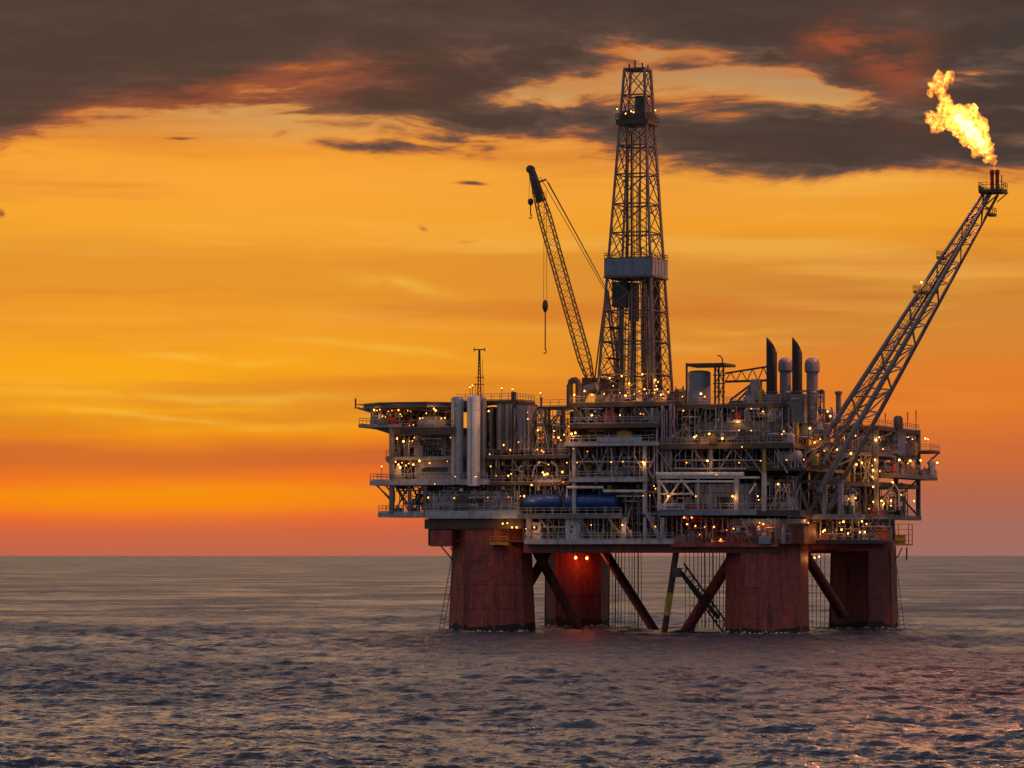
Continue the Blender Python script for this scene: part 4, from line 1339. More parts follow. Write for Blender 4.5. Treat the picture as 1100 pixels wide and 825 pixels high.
for i in range(34):
    du, dw = rgd.uniform(-4.4, 4.6), rgd.uniform(-4, 4)
    y1_ = rgd.uniform(390, 432); y0_ = rgd.uniform(302, 380)
    k_ = 1 - (y1_ - y0_) * .0012
    MB().bar((uD + du, wD + dw, zt(y1_)), (uD + du * k_, wD + dw * k_, zt(y0_)), rgd.choice((.06, .09, .13, .2)), 5).build(rgd.choice(('hose', 'cable', 'guide_rail')), rgd.choice(('steel_dark', 'derrick_steel', 'steel_brown', 'lilac_paint')), dk)
for i in range(16):
    y_ = rgd.uniform(140, 275); du, dw = rgd.uniform(-2.4, 2.6), rgd.uniform(-2, 2)
    MB().bar((uD + du, wD + dw, zt(y_ + rgd.uniform(10, 90))), (uD + du * .9, wD + dw * .9, zt(y_)), rgd.choice((.05, .08, .12)), 5).build(rgd.choice(('hose', 'cable')), 'steel_dark', dk)
for y in (408, 385, 352): # work platforms inside
    cc = dcorner(y, half(y) * .97)
    MB().box(cc[0].x, cc[0].x + 2.4, cc[0].y, cc[2].y, cc[0].z - .1, cc[0].z).build('work_platform', 'steel_brown', dk)

# ================================================================== CRANE
wC = 44.0
cr = thing('pedestal_crane', 'lattice boom deck crane raised beside the derrick', 'crane', P(650, 440, wC))
MB().lathe(P(650, 445, wC), [(1.7, 0), (1.7, 4.5), (2.1, 4.8), (2.1, 5.4)], 16).build('pedestal', 'crane_paint', cr, True)
pc = P(650, 418, wC)
MB().box(pc.x - 2.6, pc.x + 3.4, wC - 1.8, wC + 1.8, pc.z - .9, pc.z + 2.2).build('machinery_house', 'crane_paint', cr)
cb = MB().box(pc.x - 3.9, pc.x - 2.1, wC - 3.1, wC - 1.3, pc.z - .4, pc.z + 2.2).build('cab', 'crane_paint', cr)
MB().box(pc.x - 3.94, pc.x - 3.88, wC - 2.9, wC - 1.5, pc.z + .6, pc.z + 2.0).build('window', 'glass_dark', cb)
for w in (-1.2, 1.2):
    MB().bar((pc.x + 2.8, wC + w, pc.z + 2), (P(652, 312, wC).x, wC + w * .5, P(652, 312, wC).z), .22, 6).build('gantry_leg', 'crane_paint', cr)
    MB().bar((pc.x - 1.8, wC + w, pc.z + 2), (P(652, 312, wC).x, wC + w * .5, P(652, 312, wC).z), .16, 6).build('gantry_leg', 'crane_paint', cr)
foot, mid, tip = P(637.5, 420, wC), P(629, 389, wC), P(571.5, 184, wC)
neck = P(581, 208, wC)
dirb = (tip - foot).normalized()
nrm = Vector((dirb.z, 0, -dirb.x))
def bhalf(s):
    return .35 + .75 * min(1, s / .14) if s < .14 else 1.1 if s < .8 else 1.1 - .6 * (s - .8) / .2


NB = 34
secs = []
for i in range(NB + 1):
    s_ = i / NB
    c_ = foot.lerp(tip, s_)
    hh = bhalf(s_)
    secs.append([c_ + nrm * hh * a + Vector((0, hh * .9 * b_, 0)) for a, b_ in ((-1, -1), (1, -1), (1, 1), (-1, 1))])
for k in range(4): MB().path([s_[k] for s_ in secs], .14, 5).build('chord', 'crane_paint', cr)
for k in range(4):
    lc = MB()
    lc.path([secs[i][k] if i % 2 == 0 else secs[i][(k + 1) % 4] for i in range(NB + 1)], .085, 4)
    lc.build('lacing', 'crane_paint', cr)
    lc = MB()
    lc.path([secs[i][k] if i % 2 else secs[i][(k + 1) % 4] for i in range(NB + 1)], .05, 4)
    lc.build('lacing', 'crane_paint', cr)
# plated head with sheaves
hd_ = MB()
a, b_ = foot.lerp(tip, .86), foot.lerp(tip, 1.0)
for p0, p1, h0_, h1_ in ((a, b_, .72, .5),):
    vs = []
    for p, h_ in ((p0, h0_), (p1, h1_)):
        for s1, s2 in ((-1, -1), (1, -1), (1, 1), (-1, 1)): vs.append(p + nrm * h_ * s1 + Vector((0, .6 * s2, 0)))
    hd_.add(vs, [(3, 2, 1, 0), (4, 5, 6, 7), (0, 1, 5, 4), (1, 2, 6, 5), (2, 3, 7, 6), (3, 0, 4, 7)])
hd_.build('boom_head', 'steel_dark', cr)
MB().lathe(P(570, 182, wC), [(.2, -.5), (.85, -.4), (.85, .4), (.2, .5)], 16, 'y').build('sheave', 'steel_dark', cr)
MB().lathe(P(574, 193, wC), [(.2, -.7), (.7, -.6), (.7, .6), (.2, .7)], 16, 'y').build('sheave', 'steel_dark', cr)
MB().bar(P(586, 193, wC), P(578, 196, wC), .2, 5).build('jib_stay', 'steel_dark', cr)
for w, x0, y0, x1, y1, r in ((-.6, 589, 196, 652, 312, .09), (.6, 586, 192, 652, 312, .09), (0, 580, 190, 651, 314, .07)):
    MB().bar(P(x0, y0, wC + w), P(x1, y1, wC + w), r, 5).build('pendant_line', 'steel_brown', cr)
def hook(x, y0, yb, ye, yl, lab):
    hk = thing('hook_block', lab, 'hook', P(x, ye, wC), 'crane hooks')
    for dx_ in (-.35, .35): MB().bar(P(x, y0, wC) + Vector((dx_ * .6, 0, 0)), P(x, yb, wC) + Vector((dx_, 0, 0)), .05, 4).build('hoist_rope', 'steel_brown', hk)
    c_ = P(x, (yb + ye) / 2, wC)
    hh = (P(x, yb, wC).z - P(x, ye, wC).z) / 2
    MB().lathe(c_, [(.12, -hh), (.5, -hh * .5), (.62, hh * .1), (.5, hh * .7), (.15, hh)], 12).build('block', 'steel_dark', hk, True)
    MB().bar(P(x, ye, wC), P(x, yl, wC), .13, 6).build('sling', 'steel_dark', hk)
    pe_ = P(x, yl, wC)
    MB().path([pe_ + Vector((0, 0, .2)), pe_ + Vector((.25, 0, -.2)), pe_ + Vector((.2, 0, -.6)), pe_ + Vector((-.1, 0, -.7)), pe_ + Vector((-.3, 0, -.45))], .12, 6).build('hook', 'steel_dark', hk)
    return hk


hook(585.7, 205, 322, 336, 376, 'crane hook hanging lowest, on the long rope and chain sling')
hook(570, 186, 213, 221, 231, 'small crane hook hanging close under the boom tip')

# ================================================================== FLARE BOOM
fb = thing('flare_boom', 'long raking lattice flare boom on the right carrying the flame', 'flare boom', P(880, 552, 12))
def bp_(x, y, w): return P(x, y, w)
base4 = [P(848, 528, 7), P(880, 528, 7), P(905, 516, 21), P(873, 514, 21)]
tip4 = [P(1056.5, 207, 17.5), P(1063.5, 209, 17.5), P(1072, 209, 20.5), P(1066, 206, 20.5)]
for k, r in ((0, .55), (1, .62), (2, .5), (3, .4)):
    MB().bar(base4[k], tip4[k], r, 10, r * .5).build('chord', 'boom_grey', fb)
NF = 13
for i in range(NF):
    s0, s1 = .08 + .92 * (1 - (1 - i / NF) ** 1.15), .08 + .92 * (1 - (1 - (i + 1) / NF) ** 1.15)
    q0 = [base4[k].lerp(tip4[k], s0) for k in range(4)]
    q1 = [base4[k].lerp(tip4[k], s1) for k in range(4)]
    rr_ = .19 - .09 * s0
    for k in range(4):
        MB().bar(q0[k], q0[(k + 1) % 4], rr_, 5).build('frame_bar', 'boom_grey', fb)
        if (i + k) % 2: MB().bar(q0[k], q1[(k + 1) % 4], rr_, 5).build('lacing', 'boom_grey', fb)
        else: MB().bar(q0[(k + 1) % 4], q1[k], rr_, 5).build('lacing', 'boom_grey', fb)
# gas lines along the boom
for k, (f_, r) in enumerate(((.4, .2),)):
    MB().bar(base4[0].lerp(base4[2], f_), tip4[0].lerp(tip4[2], f_), r, 8).build('gas_line', 'boom_grey', fb)
# caged walkway on the upper left chord
a, b_ = base4[3].lerp(tip4[3], .16), tip4[3].lerp(base4[3], .01)
upn = Vector((-(b_ - a).z, 0, (b_ - a).x)).normalized()
wk = MB()
wk.bar(a + upn * .55, b_ + upn * .55, .12, 4)
wk.bar(a + upn * 1.7, b_ + upn * 1.3, .06, 4)
wk.bar(a + upn * 1.15, b_ + upn * .95, .05, 4)
n = 58
for i in range(n + 1):
    c_ = a.lerp(b_, i / n)
    wk.bar(c_ + upn * .1, c_ + upn * (1.7 - .4 * i / n), .055, 4)
wk.build('walkway', 'crane_paint', fb)
for x0, x1, y, w in ((981, 1002, 312.5, 14), (1006, 1012, 276, 15), (1059, 1066, 229, 17)):
    lb = B(x0, x1, y, y + 2.2, w, w + 3.5)
    pf = MB().box(*lb).build('landing', 'crane_paint', fb)
    rail_mesh([(lb[0], w, lb[5]), (lb[1], w, lb[5]), (lb[1], w + 3.5, lb[5]), (lb[0], w + 3.5, lb[5]), (lb[0], w, lb[5])], 1.1, .05, 1.2).build('railing', 'crane_paint', pf)
tb_ = B(1051, 1076, 203, 206.5, 16.2, 21)
pf = MB().box(*tb_).build('tip_platform', 'steel_dark', fb)
rail_mesh([(tb_[0], 16.2, tb_[5]), (tb_[1], 16.2, tb_[5]), (tb_[1], 21, tb_[5]), (tb_[0], 21, tb_[5]), (tb_[0], 16.2, tb_[5])], 1.3, .06, 1.4).build('railing', 'steel_dark', pf)
MB().bar(P(1083, 207, 18), P(1071, 217, 18), .12, 4).build('strut', 'steel_dark', fb)
MB().bar(P(1052, 207, 18), P(1060, 213, 18), .12, 4).build('strut', 'steel_dark', fb)
for x in (1065.6, 1071.2): MB().lathe(P(x, 204, 18.5), [(.36, 0), (.36, 2.9), (.44, 3.0), (.44, 3.7), (.3, 3.75)], 14).build('flare_tip', 'red_paint', fb, True)
MB().bar(P(1076, 188, 18.5), P(1076, 203, 18.5), .1, 5).build('pilot_pipe', 'steel_dark', fb)
MB().bar(P(1052, 200, 17), P(1056, 203, 17), .3, 6).build('spotlight', 'steel_dark', fb)


# ================================================================== FLAME
def build_flame():
    global TREE
    wf = 18.5
    spine = [(1068, 181, 2.2), (1066.5, 174, 4.2), (1063, 167, 6.5), (1058, 160, 9), (1053, 152, 11.5), (1047, 145, 13.5), (1041, 137, 15), (1049, 130, 10), (1034, 131, 15), (1040, 122, 10), (1026, 125, 14),
             (1018, 121, 11), (1008, 131, 8), (1000, 128, 6), (996, 121, 4), (1004, 138, 6), (1018, 112, 8), (1013, 103, 6.5), (1011, 95, 7), (1016, 87, 8), (1008, 84, 7), (1001, 92, 5), (998, 99, 3.5), (1019, 81, 5),
             (1030, 141, 9), (1040, 151, 8), (1050, 162, 7), (1056, 140, 8), (1060, 172, 4)]
    import bmesh
    bm = bmesh.new()
    rg_ = random.Random(5)
    sc_ = Dist(U(1040, wf), wf) / F
    def ball(c, r):
        bmesh.ops.create_icosphere(bm, subdivisions=3, radius=r, matrix=Matrix.Translation(c))
    for x, y, r in spine:
        ball(P(x, y, wf), r * sc_)
        for _ in range(7 if r > 4 else 1):
            a_ = rg_.uniform(0, 6.283); e_ = rg_.uniform(-1, 1)
            d = Vector((math.cos(a_), e_, math.sin(a_))).normalized()
            ball(P(x, y, wf) + d * r * sc_ * .85, r * sc_ * rg_.uniform(.22, .5))
    me = bpy.data.meshes.new('tmp_flame')
    bm.to_mesh(me); bm.free()
    tmp = bpy.data.objects.new('tmp_flame', me)
    C.objects.link(tmp)
    md = tmp.modifiers.new('r', 'REMESH'); md.mode = 'VOXEL'; md.voxel_size = .16
    dg = bpy.context.evaluated_depsgraph_get()
    fm = bpy.data.meshes.new_from_object(tmp.evaluated_get(dg))
    bpy.data.objects.remove(tmp)
    n = len(fm.vertices)
    co = np.empty(n * 3, dtype=np.float32); fm.vertices.foreach_get('co', co)
    nv = np.empty(n * 3, dtype=np.float32); fm.vertices.foreach_get('normal', nv)
    co = co.reshape(-1, 3); nv = nv.reshape(-1, 3)
    dsp = np.array([mnoise.fractal(Vector(c) * .55, .8, 2.1, 5) for c in co.tolist()], dtype=np.float32)
    zc = (co[:, 2] - co[:, 2].min()) / np.ptp(co[:, 2])
    co += nv * (dsp * (.15 + .55 * np.clip(zc * 3, 0, 1)))[:, None]
    root = thing('flare_flame', 'bright yellow gas flame streaming left from the flare boom tip', 'flame', P(1068, 184, wf))
    org = ORG[root]
    fm.vertices.foreach_set('co', (co - np.array(org, dtype=np.float32)).ravel())
    fm.update()
    fm.name = 'fire'
    m = bpy.data.materials.new('flame_gas')
    m.use_nodes = True
    TREE = m.node_tree
    TREE.nodes.clear()
    out = TREE.nodes.new('ShaderNodeOutputMaterial')
    em = TREE.nodes.new('ShaderNodeEmission')
    tcn = TREE.nodes.new('ShaderNodeTexCoord')
    n1 = fnoise(E(tcn.outputs['Object']), .75, 7, .66, 1.2)
    f1 = smooth(n1, .36, .66)
    colr = cramp(f1, [(0, (1.0, .13, .004)), (.45, (1.0, .28, .014)), (1, (1.0, .46, .06))])
    stg = .14 + f1 * f1 * 2.6
    TREE.links.new(colr.s, em.inputs[0]); TREE.links.new(stg.s, em.inputs[1])
    TREE.links.new(em.outputs[0], out.inputs['Volume'])
    fm.materials.clear(); fm.materials.append(m)
    fo = bpy.data.objects.new('fire', fm)
    C.objects.link(fo); fo.parent = root
    # white-hot heart of the flame, the source of its light
    bm = bmesh.new()
    for x, y, r in ((1059, 163, 2.5), (1053, 153, 5), (1046, 144, 6.5), (1038, 135, 6.5), (1030, 127, 5)):
        bmesh.ops.create_icosphere(bm, subdivisions=3, radius=r * sc_, matrix=Matrix.Translation(P(x, y, wf)))
    me = bpy.data.meshes.new('tmp'); bm.to_mesh(me); bm.free()
    tmp = bpy.data.objects.new('tmp', me); C.objects.link(tmp)
    md = tmp.modifiers.new('r', 'REMESH'); md.mode = 'VOXEL'; md.voxel_size = .3
    dg = bpy.context.evaluated_depsgraph_get()
    cm = bpy.data.meshes.new_from_object(tmp.evaluated_get(dg))
    bpy.data.objects.remove(tmp)
    for v in cm.vertices:
        v.co += v.normal * mnoise.fractal(v.co * .8, .8, 2.1, 4) * .55
        v.co -= org
    emis('flame_heart', (1.0, .55, .2), 2.0)
    cm.materials.clear(); cm.materials.append(M['flame_heart'])
    co_ = bpy.data.objects.new('fire_heart', cm)
    C.objects.link(co_); co_.parent = root
    # the light the burning gas throws on boom and sea
    fl = bpy.data.lights.new('flame_light', 'POINT')
    fl.energy = 700000
    fl.color = (1.0, .26, .10)
    fl.shadow_soft_size = 1.2
    lo_ = bpy.data.objects.new('flame_light', fl)
    C.objects.link(lo_); lo_.parent = root
    lo_.location = P(1042, 140, wf) - org


build_flame()

# ================================================================== CLUTTER: pipes, valves, small machinery
PIPE_MATS = ['steel_grey', 'lilac_paint', 'steel_brown', 'steel_dark', 'pale_paint', 'crane_paint', 'boom_grey']
SMALL = ['steel_grey', 'steel_brown', 'lilac_paint', 'steel_dark', 'yellow_paint', 'red_paint', 'blue_grey', 'pale_paint']
NPIPE = [0]
FINE = MB()
FINE_MATS = PIPE_MATS + ['lilac_paint', 'pale_paint', 'white_paint', 'yellow_paint', 'lilac_paint']


def clutter(x0, x1, y0, y1, w0, w1, npipe, nbox, ndrum, seed, mats=None):
    rg_ = random.Random(seed)
    pm = mats or PIPE_MATS
    for _ in range(npipe):
        w = rg_.uniform(w0, w1)
        x, y = rg_.uniform(x0, x1), rg_.uniform(y0, y1)
        pts = [(x, y)]
        vert = rg_.random() < .6
        for _k in range(rg_.randint(1, 4)):
            if vert: y = min(y1, max(y0, y + rg_.choice((-1, 1)) * rg_.uniform(5, (y1 - y0))))
            else: x = min(x1, max(x0, x + rg_.choice((-1, 1)) * rg_.uniform(5, (x1 - x0) * .7)))
            vert = not vert
            pts.append((x, y))
        q = [P(a, b_, w) for a, b_ in pts]
        # rounded elbows
        pl = [q[0]]
        for i in range(1, len(q) - 1):
            a, b_, c_ = q[i - 1], q[i], q[i + 1]
            if (a - b_).length < .3 or (c_ - b_).length < .3: continue
            e = min(.45, (a - b_).length * .4, (c_ - b_).length * .4)
            pl += [b_ + (a - b_).normalized() * e, b_ + ((a - b_).normalized() + (c_ - b_).normalized()) * e * .3, b_ + (c_ - b_).normalized() * e]
        pl.append(q[-1])
        if sum((a - b_).length for a, b_ in zip(pl[:-1], pl[1:])) < .8: continue
        NPIPE[0] += 1
        if NPIPE[0] <= 270: MB().path(pl, rg_.choice((.09, .12, .15, .2, .27)), 6).build('pipe', rg_.choice(pm), rig, True)
        else: FINE.path(pl, rg_.choice((.06, .08, .1, .13)), 5, FINE_MATS.index(rg_.choice([m_ for m_ in pm if m_ in FINE_MATS])))
    for _ in range(nbox):
        w = rg_.uniform(w0, w1)
        p = P(rg_.uniform(x0, x1), y1, w)
        a, b_, h_ = rg_.uniform(.4, 1.5), rg_.uniform(.4, 1.0), rg_.uniform(.6, 2.4)
        mb = MB().box(p.x - a, p.x + a, w - b_, w + b_, p.z, p.z + h_)
        mb.box(p.x - a * .6, p.x + a * .3, w - b_ * .6, w + b_ * .6, p.z + h_, p.z + h_ * 1.25)
        mb.box(p.x - a - .06, p.x + a + .06, w - b_ - .06, w + b_ + .06, p.z - .05, p.z + .15)
        mb.build('equipment_cabinet', rg_.choice(SMALL), rig)
    for _ in range(ndrum):
        w = rg_.uniform(w0, w1)
        p = P(rg_.uniform(x0, x1), y1, w)
        r, h_ = rg_.uniform(.3, .8), rg_.uniform(1.2, 3.4)
        MB().lathe(p, [(r, 0), (r, h_ * .8), (r * .8, h_ * .92), (r * .25, h_), (r * .25, h_ * 1.2), (r * .05, h_ * 1.22)], 14).build('process_drum', rg_.choice(SMALL), rig, True)


# x0 x1 y0 y1 w0 w1 pipes cabinets drums
ZONES = [
    (400, 428, 440, 455, 1, 2.3, 3, 2, 1), (431, 486, 440, 459, 1, 8, 6, 2, 2), (423, 445, 470, 491, 1.6, 6, 6, 2, 2), (423, 445, 495, 516, 1.6, 7, 6, 2, 2),
    (424, 456, 524, 550, 3, 10, 7, 2, 1), (447, 486, 470, 491, 1.6, 2.6, 3, 1, 0), (460, 553, 522, 529, 1, 3.4, 6, 0, 0), (460, 555, 534, 548, -.2, 1.8, 5, 4, 2),
    (524, 611, 440, 490, 5, 9, 8, 2, 3), (570, 611, 455, 490, 2.5, 12, 14, 4, 5), (524, 611, 492, 518, 1.5, 12, 16, 5, 4), (524, 611, 520, 549, 1.5, 10, 16, 5, 3),
    (618, 706, 437, 455, 1.5, 4, 8, 3, 2), (616, 706, 460, 475, 3, 6, 5, 1, 0), (616, 704, 480, 513, 2, 8, 12, 4, 3), (612, 700, 517, 531, 2, 9, 6, 0, 0),
    (666, 708, 528, 579, 0.4, 9, 18, 4, 4), (625, 670, 557, 579, 2, 9, 8, 3, 3), (584, 606, 566, 579, 2, 4.5, 2, 1, 1), (556, 570, 555, 580, 2, 10, 4, 1, 1),
    (725, 752, 440, 476, 2, 7, 10, 4, 2), (752, 838, 438, 453, 3, 8, 10, 4, 3), (712, 850, 463, 477, .8, 3.6, 14, 7, 4), (710, 852, 483, 503, 3, 10, 12, 3, 3),
    (710, 745, 518, 548, 1.2, 9, 8, 4, 2), (800, 855, 512, 548, 1.5, 10, 18, 5, 4), (722, 784, 556, 583, 1, 9, 22, 6, 6), (786, 850, 566, 584, -.3, 0.1, 6, 2, 1),
    (842, 885, 420, 470, 4, 12, 16, 4, 4), (848, 900, 455, 500, 6, 20, 18, 5, 4), (858, 924, 522, 553, 11, 20, 16, 5, 4), (868, 958, 556, 582, 12, 22, 20, 6, 4),
    (886, 942, 464, 487, 35, 50, 14, 3, 4), (940, 966, 464, 487, 44, 54, 12, 3, 4), (962, 984, 468, 489, 56, 64, 8, 2, 3), (888, 943, 490, 518, 34, 46, 14, 4, 4), (940, 962, 490, 513, 38, 50, 12, 4, 4), (962, 984, 492, 511, 52, 64, 10, 3, 4),
    (915, 942, 520, 553, 35, 40, 14, 4, 4), (940, 975, 520, 554, 42, 58, 18, 5, 5), (985, 1004, 500, 511, 60, 64, 3, 2, 1), (640, 722, 418, 432, 4, 30, 10, 6, 4), (724, 736, 418, 434, 5, 12, 4, 2, 2), (945, 960, 560, 590, 38, 44, 8, 2, 1),
    (800, 836, 425, 436, 5, 8, 4, 2, 2), (880, 900, 440, 458, 16, 30, 6, 2, 3),
]
for i, z in enumerate(ZONES): clutter(*z, 100 + i, ['crane_paint', 'red_paint', 'steel_brown', 'hull_red'] if z[:2] == (722, 784) else None)  # reds on this zone's pipes put the red lamplight into their paint
rgc = random.Random(31)
for (x0, x1, y0, y1, w0, w1, a_, b_, c_) in ZONES:
    if x1 - x0 < 20: continue
    for _ in range(max(2, int((x1 - x0) / 11))):
        x, w = rgc.uniform(x0, x1), rgc.uniform(w0, w1)
        MB().bar(P(x, y0 - 1, w), P(x, y1 + 1, w), rgc.choice((.06, .08, .11)), 5).build('conduit', rgc.choice(PIPE_MATS), rig)
    for _ in range(2):
        xa = rgc.uniform(x0, x1 - 10); xb = min(x1, xa + rgc.uniform(15, 50)); y, w = rgc.uniform(y0, y1), rgc.uniform(w0, w1)
        p, q = P(xa, y, w), P(xb, y, w)
        MB().box(p.x, q.x, w, w + .35, p.z, p.z + .14).build('cable_tray', rgc.choice(PIPE_MATS), rig)
# small-bore pipework, cable runs, valves and scaffold tubes too fine to tell apart: one part
for (x0, x1, y0, y1, w0, w1, a_, b_, c_) in ZONES:
    dens_ = (x1 - x0) * (y1 - y0) / 60
    for _ in range(int(dens_ * 3.2)):
        w = rgc.uniform(w0, w1)
        x, y = rgc.uniform(x0, x1), rgc.uniform(y0, y1)
        mi = rgc.randrange(len(FINE_MATS))
        k = rgc.random()
        if k < .34:
            FINE.bar(P(x, y, w), P(x, min(y1, y + rgc.uniform(4, 16)), w), rgc.uniform(.06, .12), 4, None, mi)
        elif k < .62:
            x2 = min(x1, x + rgc.uniform(4, 22))
            FINE.bar(P(x, y, w), P(x2, y, w), rgc.uniform(.06, .13), 4, None, mi)
        elif k < .74:
            x2, y2 = x + rgc.uniform(-10, 10), y + rgc.uniform(4, 12)
            if x0 < x2 < x1 and y2 < y1: FINE.bar(P(x, y, w), P(x2, y2, w), rgc.uniform(.05, .1), 4, None, mi)
        elif k < .9:
            p = P(x, y, w); q = rgc.uniform(.12, .38)
            FINE.box(p.x - q, p.x + q, p.y - q, p.y + q, p.z - q * rgc.uniform(.5, 1.6), p.z + q, mi)
        else:
            p = P(x, y, w); q = rgc.uniform(.15, .32)
            FINE.lathe(p, [(q * .4, -q), (q, -q * .4), (q, q * .4), (q * .4, q)], 8, rgc.choice('xyz'), mi)
for (x0, x1, y0, y1, w) in ((612, 706, 438, 455, .9), (612, 706, 478, 513, -.2), (556, 668, 557, 580, -.3), (708, 852, 438, 476, .6), (708, 866, 482, 503, .4), (708, 860, 519, 548, -.2), (720, 836, 556, 583, -.2),
                            (520, 612, 440, 490, 1.4), (520, 612, 492, 518, 1.2), (520, 612, 521, 549, 1.2), (422, 446, 467, 491, 1.4), (422, 446, 494, 516, 1.2), (458, 556, 528, 548, -.3), (866, 944, 558, 580, 9.3), (880, 942, 490, 518, 33.6), (896, 942, 462, 487, 33.8), (666, 722, 528, 580, -.2)):
    x = x0
    while x < x1:
        x += rgc.uniform(3.5, 9)
        FINE.bar(P(min(x, x1), y0, w + rgc.uniform(0, 1.5)), P(min(x, x1), y1, w + rgc.uniform(0, 1.5)), rgc.uniform(.05, .1), 4, None, rgc.choice((0, 1, 2, 4, 7, 8)))
    for _ in range(int((x1 - x0) / 14)):
        xa = rgc.uniform(x0, x1 - 8); xb = min(x1, xa + rgc.uniform(8, 20))
        ya, yb_ = (y0, y1) if rgc.random() < .5 else (y1, y0)
        FINE.bar(P(xa, ya, w + .4), P(xb, yb_, w + .4), rgc.uniform(.06, .1), 4, None, rgc.choice((0, 1, 2, 4)))
fo_ = FINE.build('fine_pipework', FINE_MATS, rig)
fo_['kind'] = 'stuff'
# bent hoses and curved lines that catch the light
for pts, w, m in (([(868, 548), (862, 538), (866, 527), (874, 524), (880, 530)], 10.6, 'lilac_paint'), ([(948, 548), (950, 532), (956, 524), (962, 532), (962, 548)], 35, 'steel_grey'),
                  ([(953, 548), (955, 528), (961, 520), (966, 528), (966, 548)], 36, 'lilac_paint'), ([(844, 470), (838, 462), (846, 456), (852, 463), (850, 474)], 3.6, 'steel_grey'),
                  ([(888, 470), (880, 480), (870, 484), (860, 492)], 8, 'lilac_paint'), ([(944, 478), (949, 469), (958, 465)], 34.5, 'steel_grey'), ([(572, 512), (574, 502), (580, 496), (588, 498)], 1, 'lilac_paint'),
                  ([(592, 496), (598, 500), (599, 512)], 1, 'lilac_paint'), ([(560, 500), (556, 505), (562, 507), (560, 512)], 1.4, 'pale_paint')):
    MB().path([P(x, y, w) for x, y in pts], .2, 6).build('hose', m, rig, True)

# ================================================================== LAMPS
lamp_meshes = {}
lamp_lights = {}
def lamp_mesh(mname):
    if mname in lamp_meshes: return lamp_meshes[mname]
    mb = MB()
    mb.lathe((0, 0, 0), [(.04, -.18), (.14, -.12), (.18, 0), (.14, .12), (.04, .18)], 8, 'z', 0)
    mb.box(-.22, .22, -.02, .34, .2, .34, 1)
    mb.bar((0, .2, .25), (0, .5, -.5), .05, 4, None, 1)
    me = bpy.data.meshes.new('lamp')
    me.from_pydata(mb.v, [], mb.f)
    me.materials.append(M[mname]); me.materials.append(M['steel_dark'])
    me.polygons.foreach_set('material_index', mb.m)
    me.update()
    lamp_meshes[mname] = me
    return me


def lamp(x, y, w, m='lamp_amber', s=1.0, name='lamp'):
    p = P(x, y, w)
    o = bpy.data.objects.new(name, lamp_mesh(m))
    C.objects.link(o)
    o.parent = rig
    o.location = p - ORG[rig]
    o.scale = (s, s, s)
    if s > .72:                                   # the bigger floodlights light the steel around them
        key = 'red' if m == 'lamp_red' else 'amber'
        if key not in lamp_lights:
            ld_ = bpy.data.lights.new('lamp_light', 'POINT')
            ld_.energy = 650 if key == 'red' else 85
            ld_.color = (1.0, .10, .02) if key == 'red' else (1.0, .42, .10)
            ld_.shadow_soft_size = .15
            lamp_lights[key] = ld_
        lo_ = bpy.data.objects.new('lamp_light', lamp_lights[key])
        C.objects.link(lo_)
        lo_.parent = o
        lo_.location = (0, -.5 / s, -.25 / s)
    return o


front = [  # photo positions of lit lamps on the front
    (402, 440.5), (405, 441), (408, 440), (417, 442), (421, 441), (428, 440.5), (438, 441), (441, 442), (411, 447), (414, 448), (430, 445), (431.5, 447), (451, 449.5), (454, 449), (474, 449.5), (478, 449), (466, 439), (468, 441), (458, 444),
    (440, 457), (444, 456.5), (426.5, 471), (433.5, 474), (440, 474), (443, 473.5), (445, 470), (484, 470), (450.5, 495), (461.5, 497.5), (480.5, 495.5), (428, 499), (432, 497), (436, 500), (430, 502), (439, 498), (444, 499), (425, 496),
    (489, 512), (511, 512), (467, 520), (527, 501), (526, 488), (533, 511), (546, 511), (549, 509), (525, 441.5), (541, 478), (548, 483), (557, 475), (566.5, 443), (567, 450), (578, 462), (548.5, 484), (582, 484), (584, 485.5), (595, 463), (600, 470), (611, 458), (614, 466), (618, 465), (606, 467),
    (460, 534.5), (488, 535), (524, 534.5), (546, 534), (540, 562.5), (545, 562), (550, 566.5), (555, 566.5), (565, 568), (583, 507.5), (585, 510), (588, 509), (579, 497), (589, 499), (571, 521), (605, 518), (609, 497), (620, 497), (604, 507), (559, 533), (563, 533),
    (574, 566.5), (631, 485), (616, 482), (635.7, 446), (666, 446), (688, 444.5), (691, 445), (617, 424), (636, 424), (649, 423), (666, 422), (681.5, 423), (694.5, 422.5), (703, 422), (710, 424), (718, 421), (712, 423), (733, 426), (628, 420), (672, 425),
    (656.5, 496.5), (691, 496.5), (669, 496), (702.5, 522), (704, 525), (691, 532.5), (698, 532.3), (635, 564), (668.5, 564), (704, 565.5),
    (737.5, 497), (760, 495), (817, 495), (794, 497), (718, 533), (747.5, 533), (769.5, 510), (787, 533), (814, 533), (815, 537), (746, 469.5), (748, 468), (762, 466), (776, 470), (794, 462), (807, 462.5), (797, 480), (776, 471), (734, 441), (753, 423), (757, 426), (807, 439), (819.5, 442),
    (840, 466.5), (842, 463.5), (848, 469), (792, 453), (816, 561.5), (820, 563), (757, 566), (788, 568), (836, 520), (850, 497), (860, 494), (845, 494), (866, 470.5), (868, 562), (902, 561.5),
]
WARM = random.Random(9)
def wfor(x, y):
    if 846 < x: return 8.6
    if x < 450 and y < 520: return 0.2
    if 610 < x < 712 and y < 440: return 1.6
    if 724 < x < 840 and y < 460: return 3.2
    if 620 < x < 710 and 476 < y < 512: return 0.0
    return -0.9


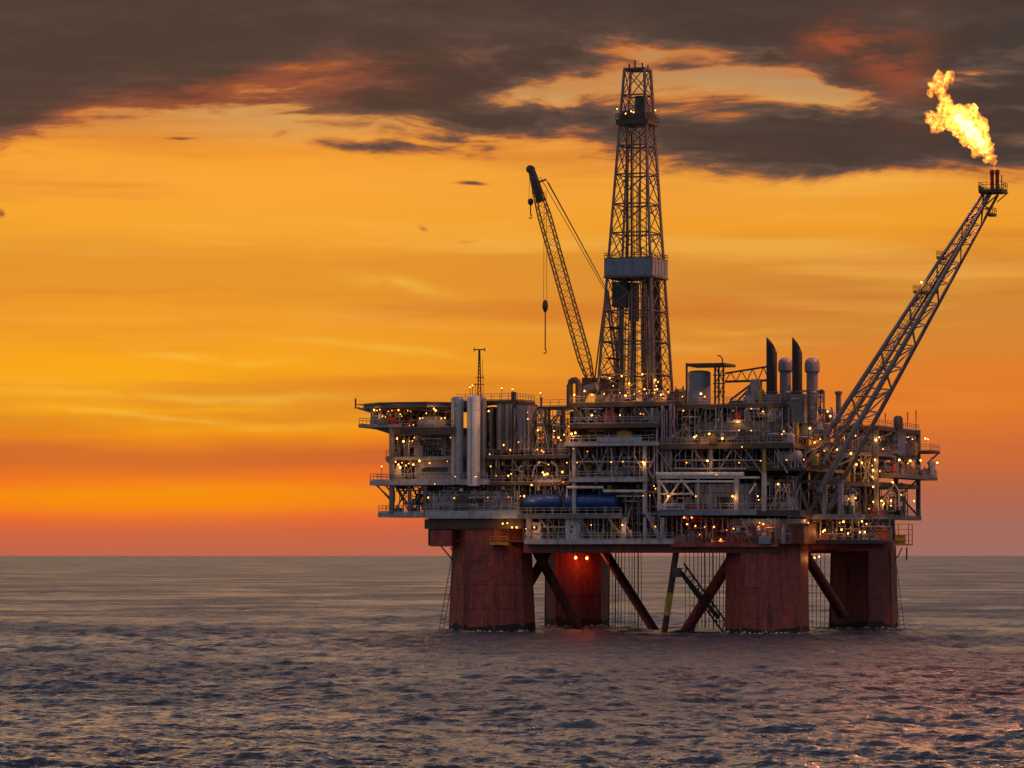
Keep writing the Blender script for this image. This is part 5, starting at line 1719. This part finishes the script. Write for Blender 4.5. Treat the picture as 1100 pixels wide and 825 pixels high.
for x, y in front: lamp(x, y, wfor(x, y), WARM.choice(('lamp_amber', 'lamp_amber', 'lamp_warm')), WARM.choice((.4, .5, .6, .75, 1.0)) * WARM.uniform(.85, 1.1))
right = [(899, 483, 20), (903, 486, 20), (914, 487, 33), (920, 499, 33), (926, 497, 33), (938, 505, 33), (940, 494, 33), (966, 494, 33.5), (978, 495, 33.5), (989, 494.5, 34), (1007, 497, 35), (994, 471, 35), (997, 472, 35), (938, 523, 31), (912, 536, 30), (919, 535, 12), (938, 539, 33),
         (947, 538, 33.5), (957, 538, 33.5), (982, 538, 34), (959, 518, 33), (864, 559, 8.5), (858, 570, 8.5), (866, 571, 8.5), (870, 572, 8.5), (884, 571, 11), (886, 569.5, 11), (906, 560.5, 11), (911, 573, 11), (924, 572, 11), (929, 571.5, 11), (943, 572, 30), (904, 569, 11), (926, 560, 11),
         (875, 599, 12), (880, 598, 12), (931, 563, 12), (889, 442, 12), (892, 447, 12), (870, 460, 6), (990, 303, 13.5)]
for x, y, w in right: lamp(x, y, w, WARM.choice(('lamp_amber', 'lamp_warm')), WARM.uniform(.7, 1.1))
for x, y in ((618.5, 599), (630.5, 599.5)): lamp(x, y, 49.5, 'lamp_red', 1.5)
lamp(633, 681, 46, 'lamp_amber', .6)
for x, y in ((735, 556, ), (743, 556), (738, 563), (747, 565), (767, 566)): lamp(x, y, 0.2, 'lamp_red', .7)
for x, y in ((678, 119.5), (680.5, 120.5), (704, 118.5), (663, 117), (672, 122)): lamp(x, y, wD - 4, 'lamp_warm', .7)
for x, y in ((655, 406), (668, 404), (690, 402), (704, 408), (676, 412)): lamp(x, y, wD - 6, 'lamp_amber', .8)
rgl = random.Random(77)
for (x0, x1, y0, y1, w, k) in ((645, 720, 408, 428, 14, 8), (575, 610, 455, 488, 3, 6), (722, 784, 558, 580, 3, 5), (888, 942, 465, 516, 34, 8), (944, 985, 466, 508, 36, 6), (850, 900, 460, 500, 7, 6), (930, 970, 520, 550, 35, 6)):
    for _ in range(k): lamp(rgl.uniform(x0, x1), rgl.uniform(y0, y1), w, 'lamp_amber', rgl.uniform(.5, .8))
# tall lamp standards on the skyline
for x, y0, y1, w in ((580.5, 422, 437, 9), (505, 416, 430, 5), (507.5, 414, 430, 5), (539, 417, 430, 5), (550.5, 418, 430, 5), (410, 501, 516, 1)):
    MB().bar(P(x, y0, w), P(x, y1, w), .06, 5).build('lamp_post', 'steel_brown', rig)
    lamp(x, y0, w, 'lamp_warm', .7)
print('pipes', NPIPE[0], 'objects', len(bpy.data.objects))
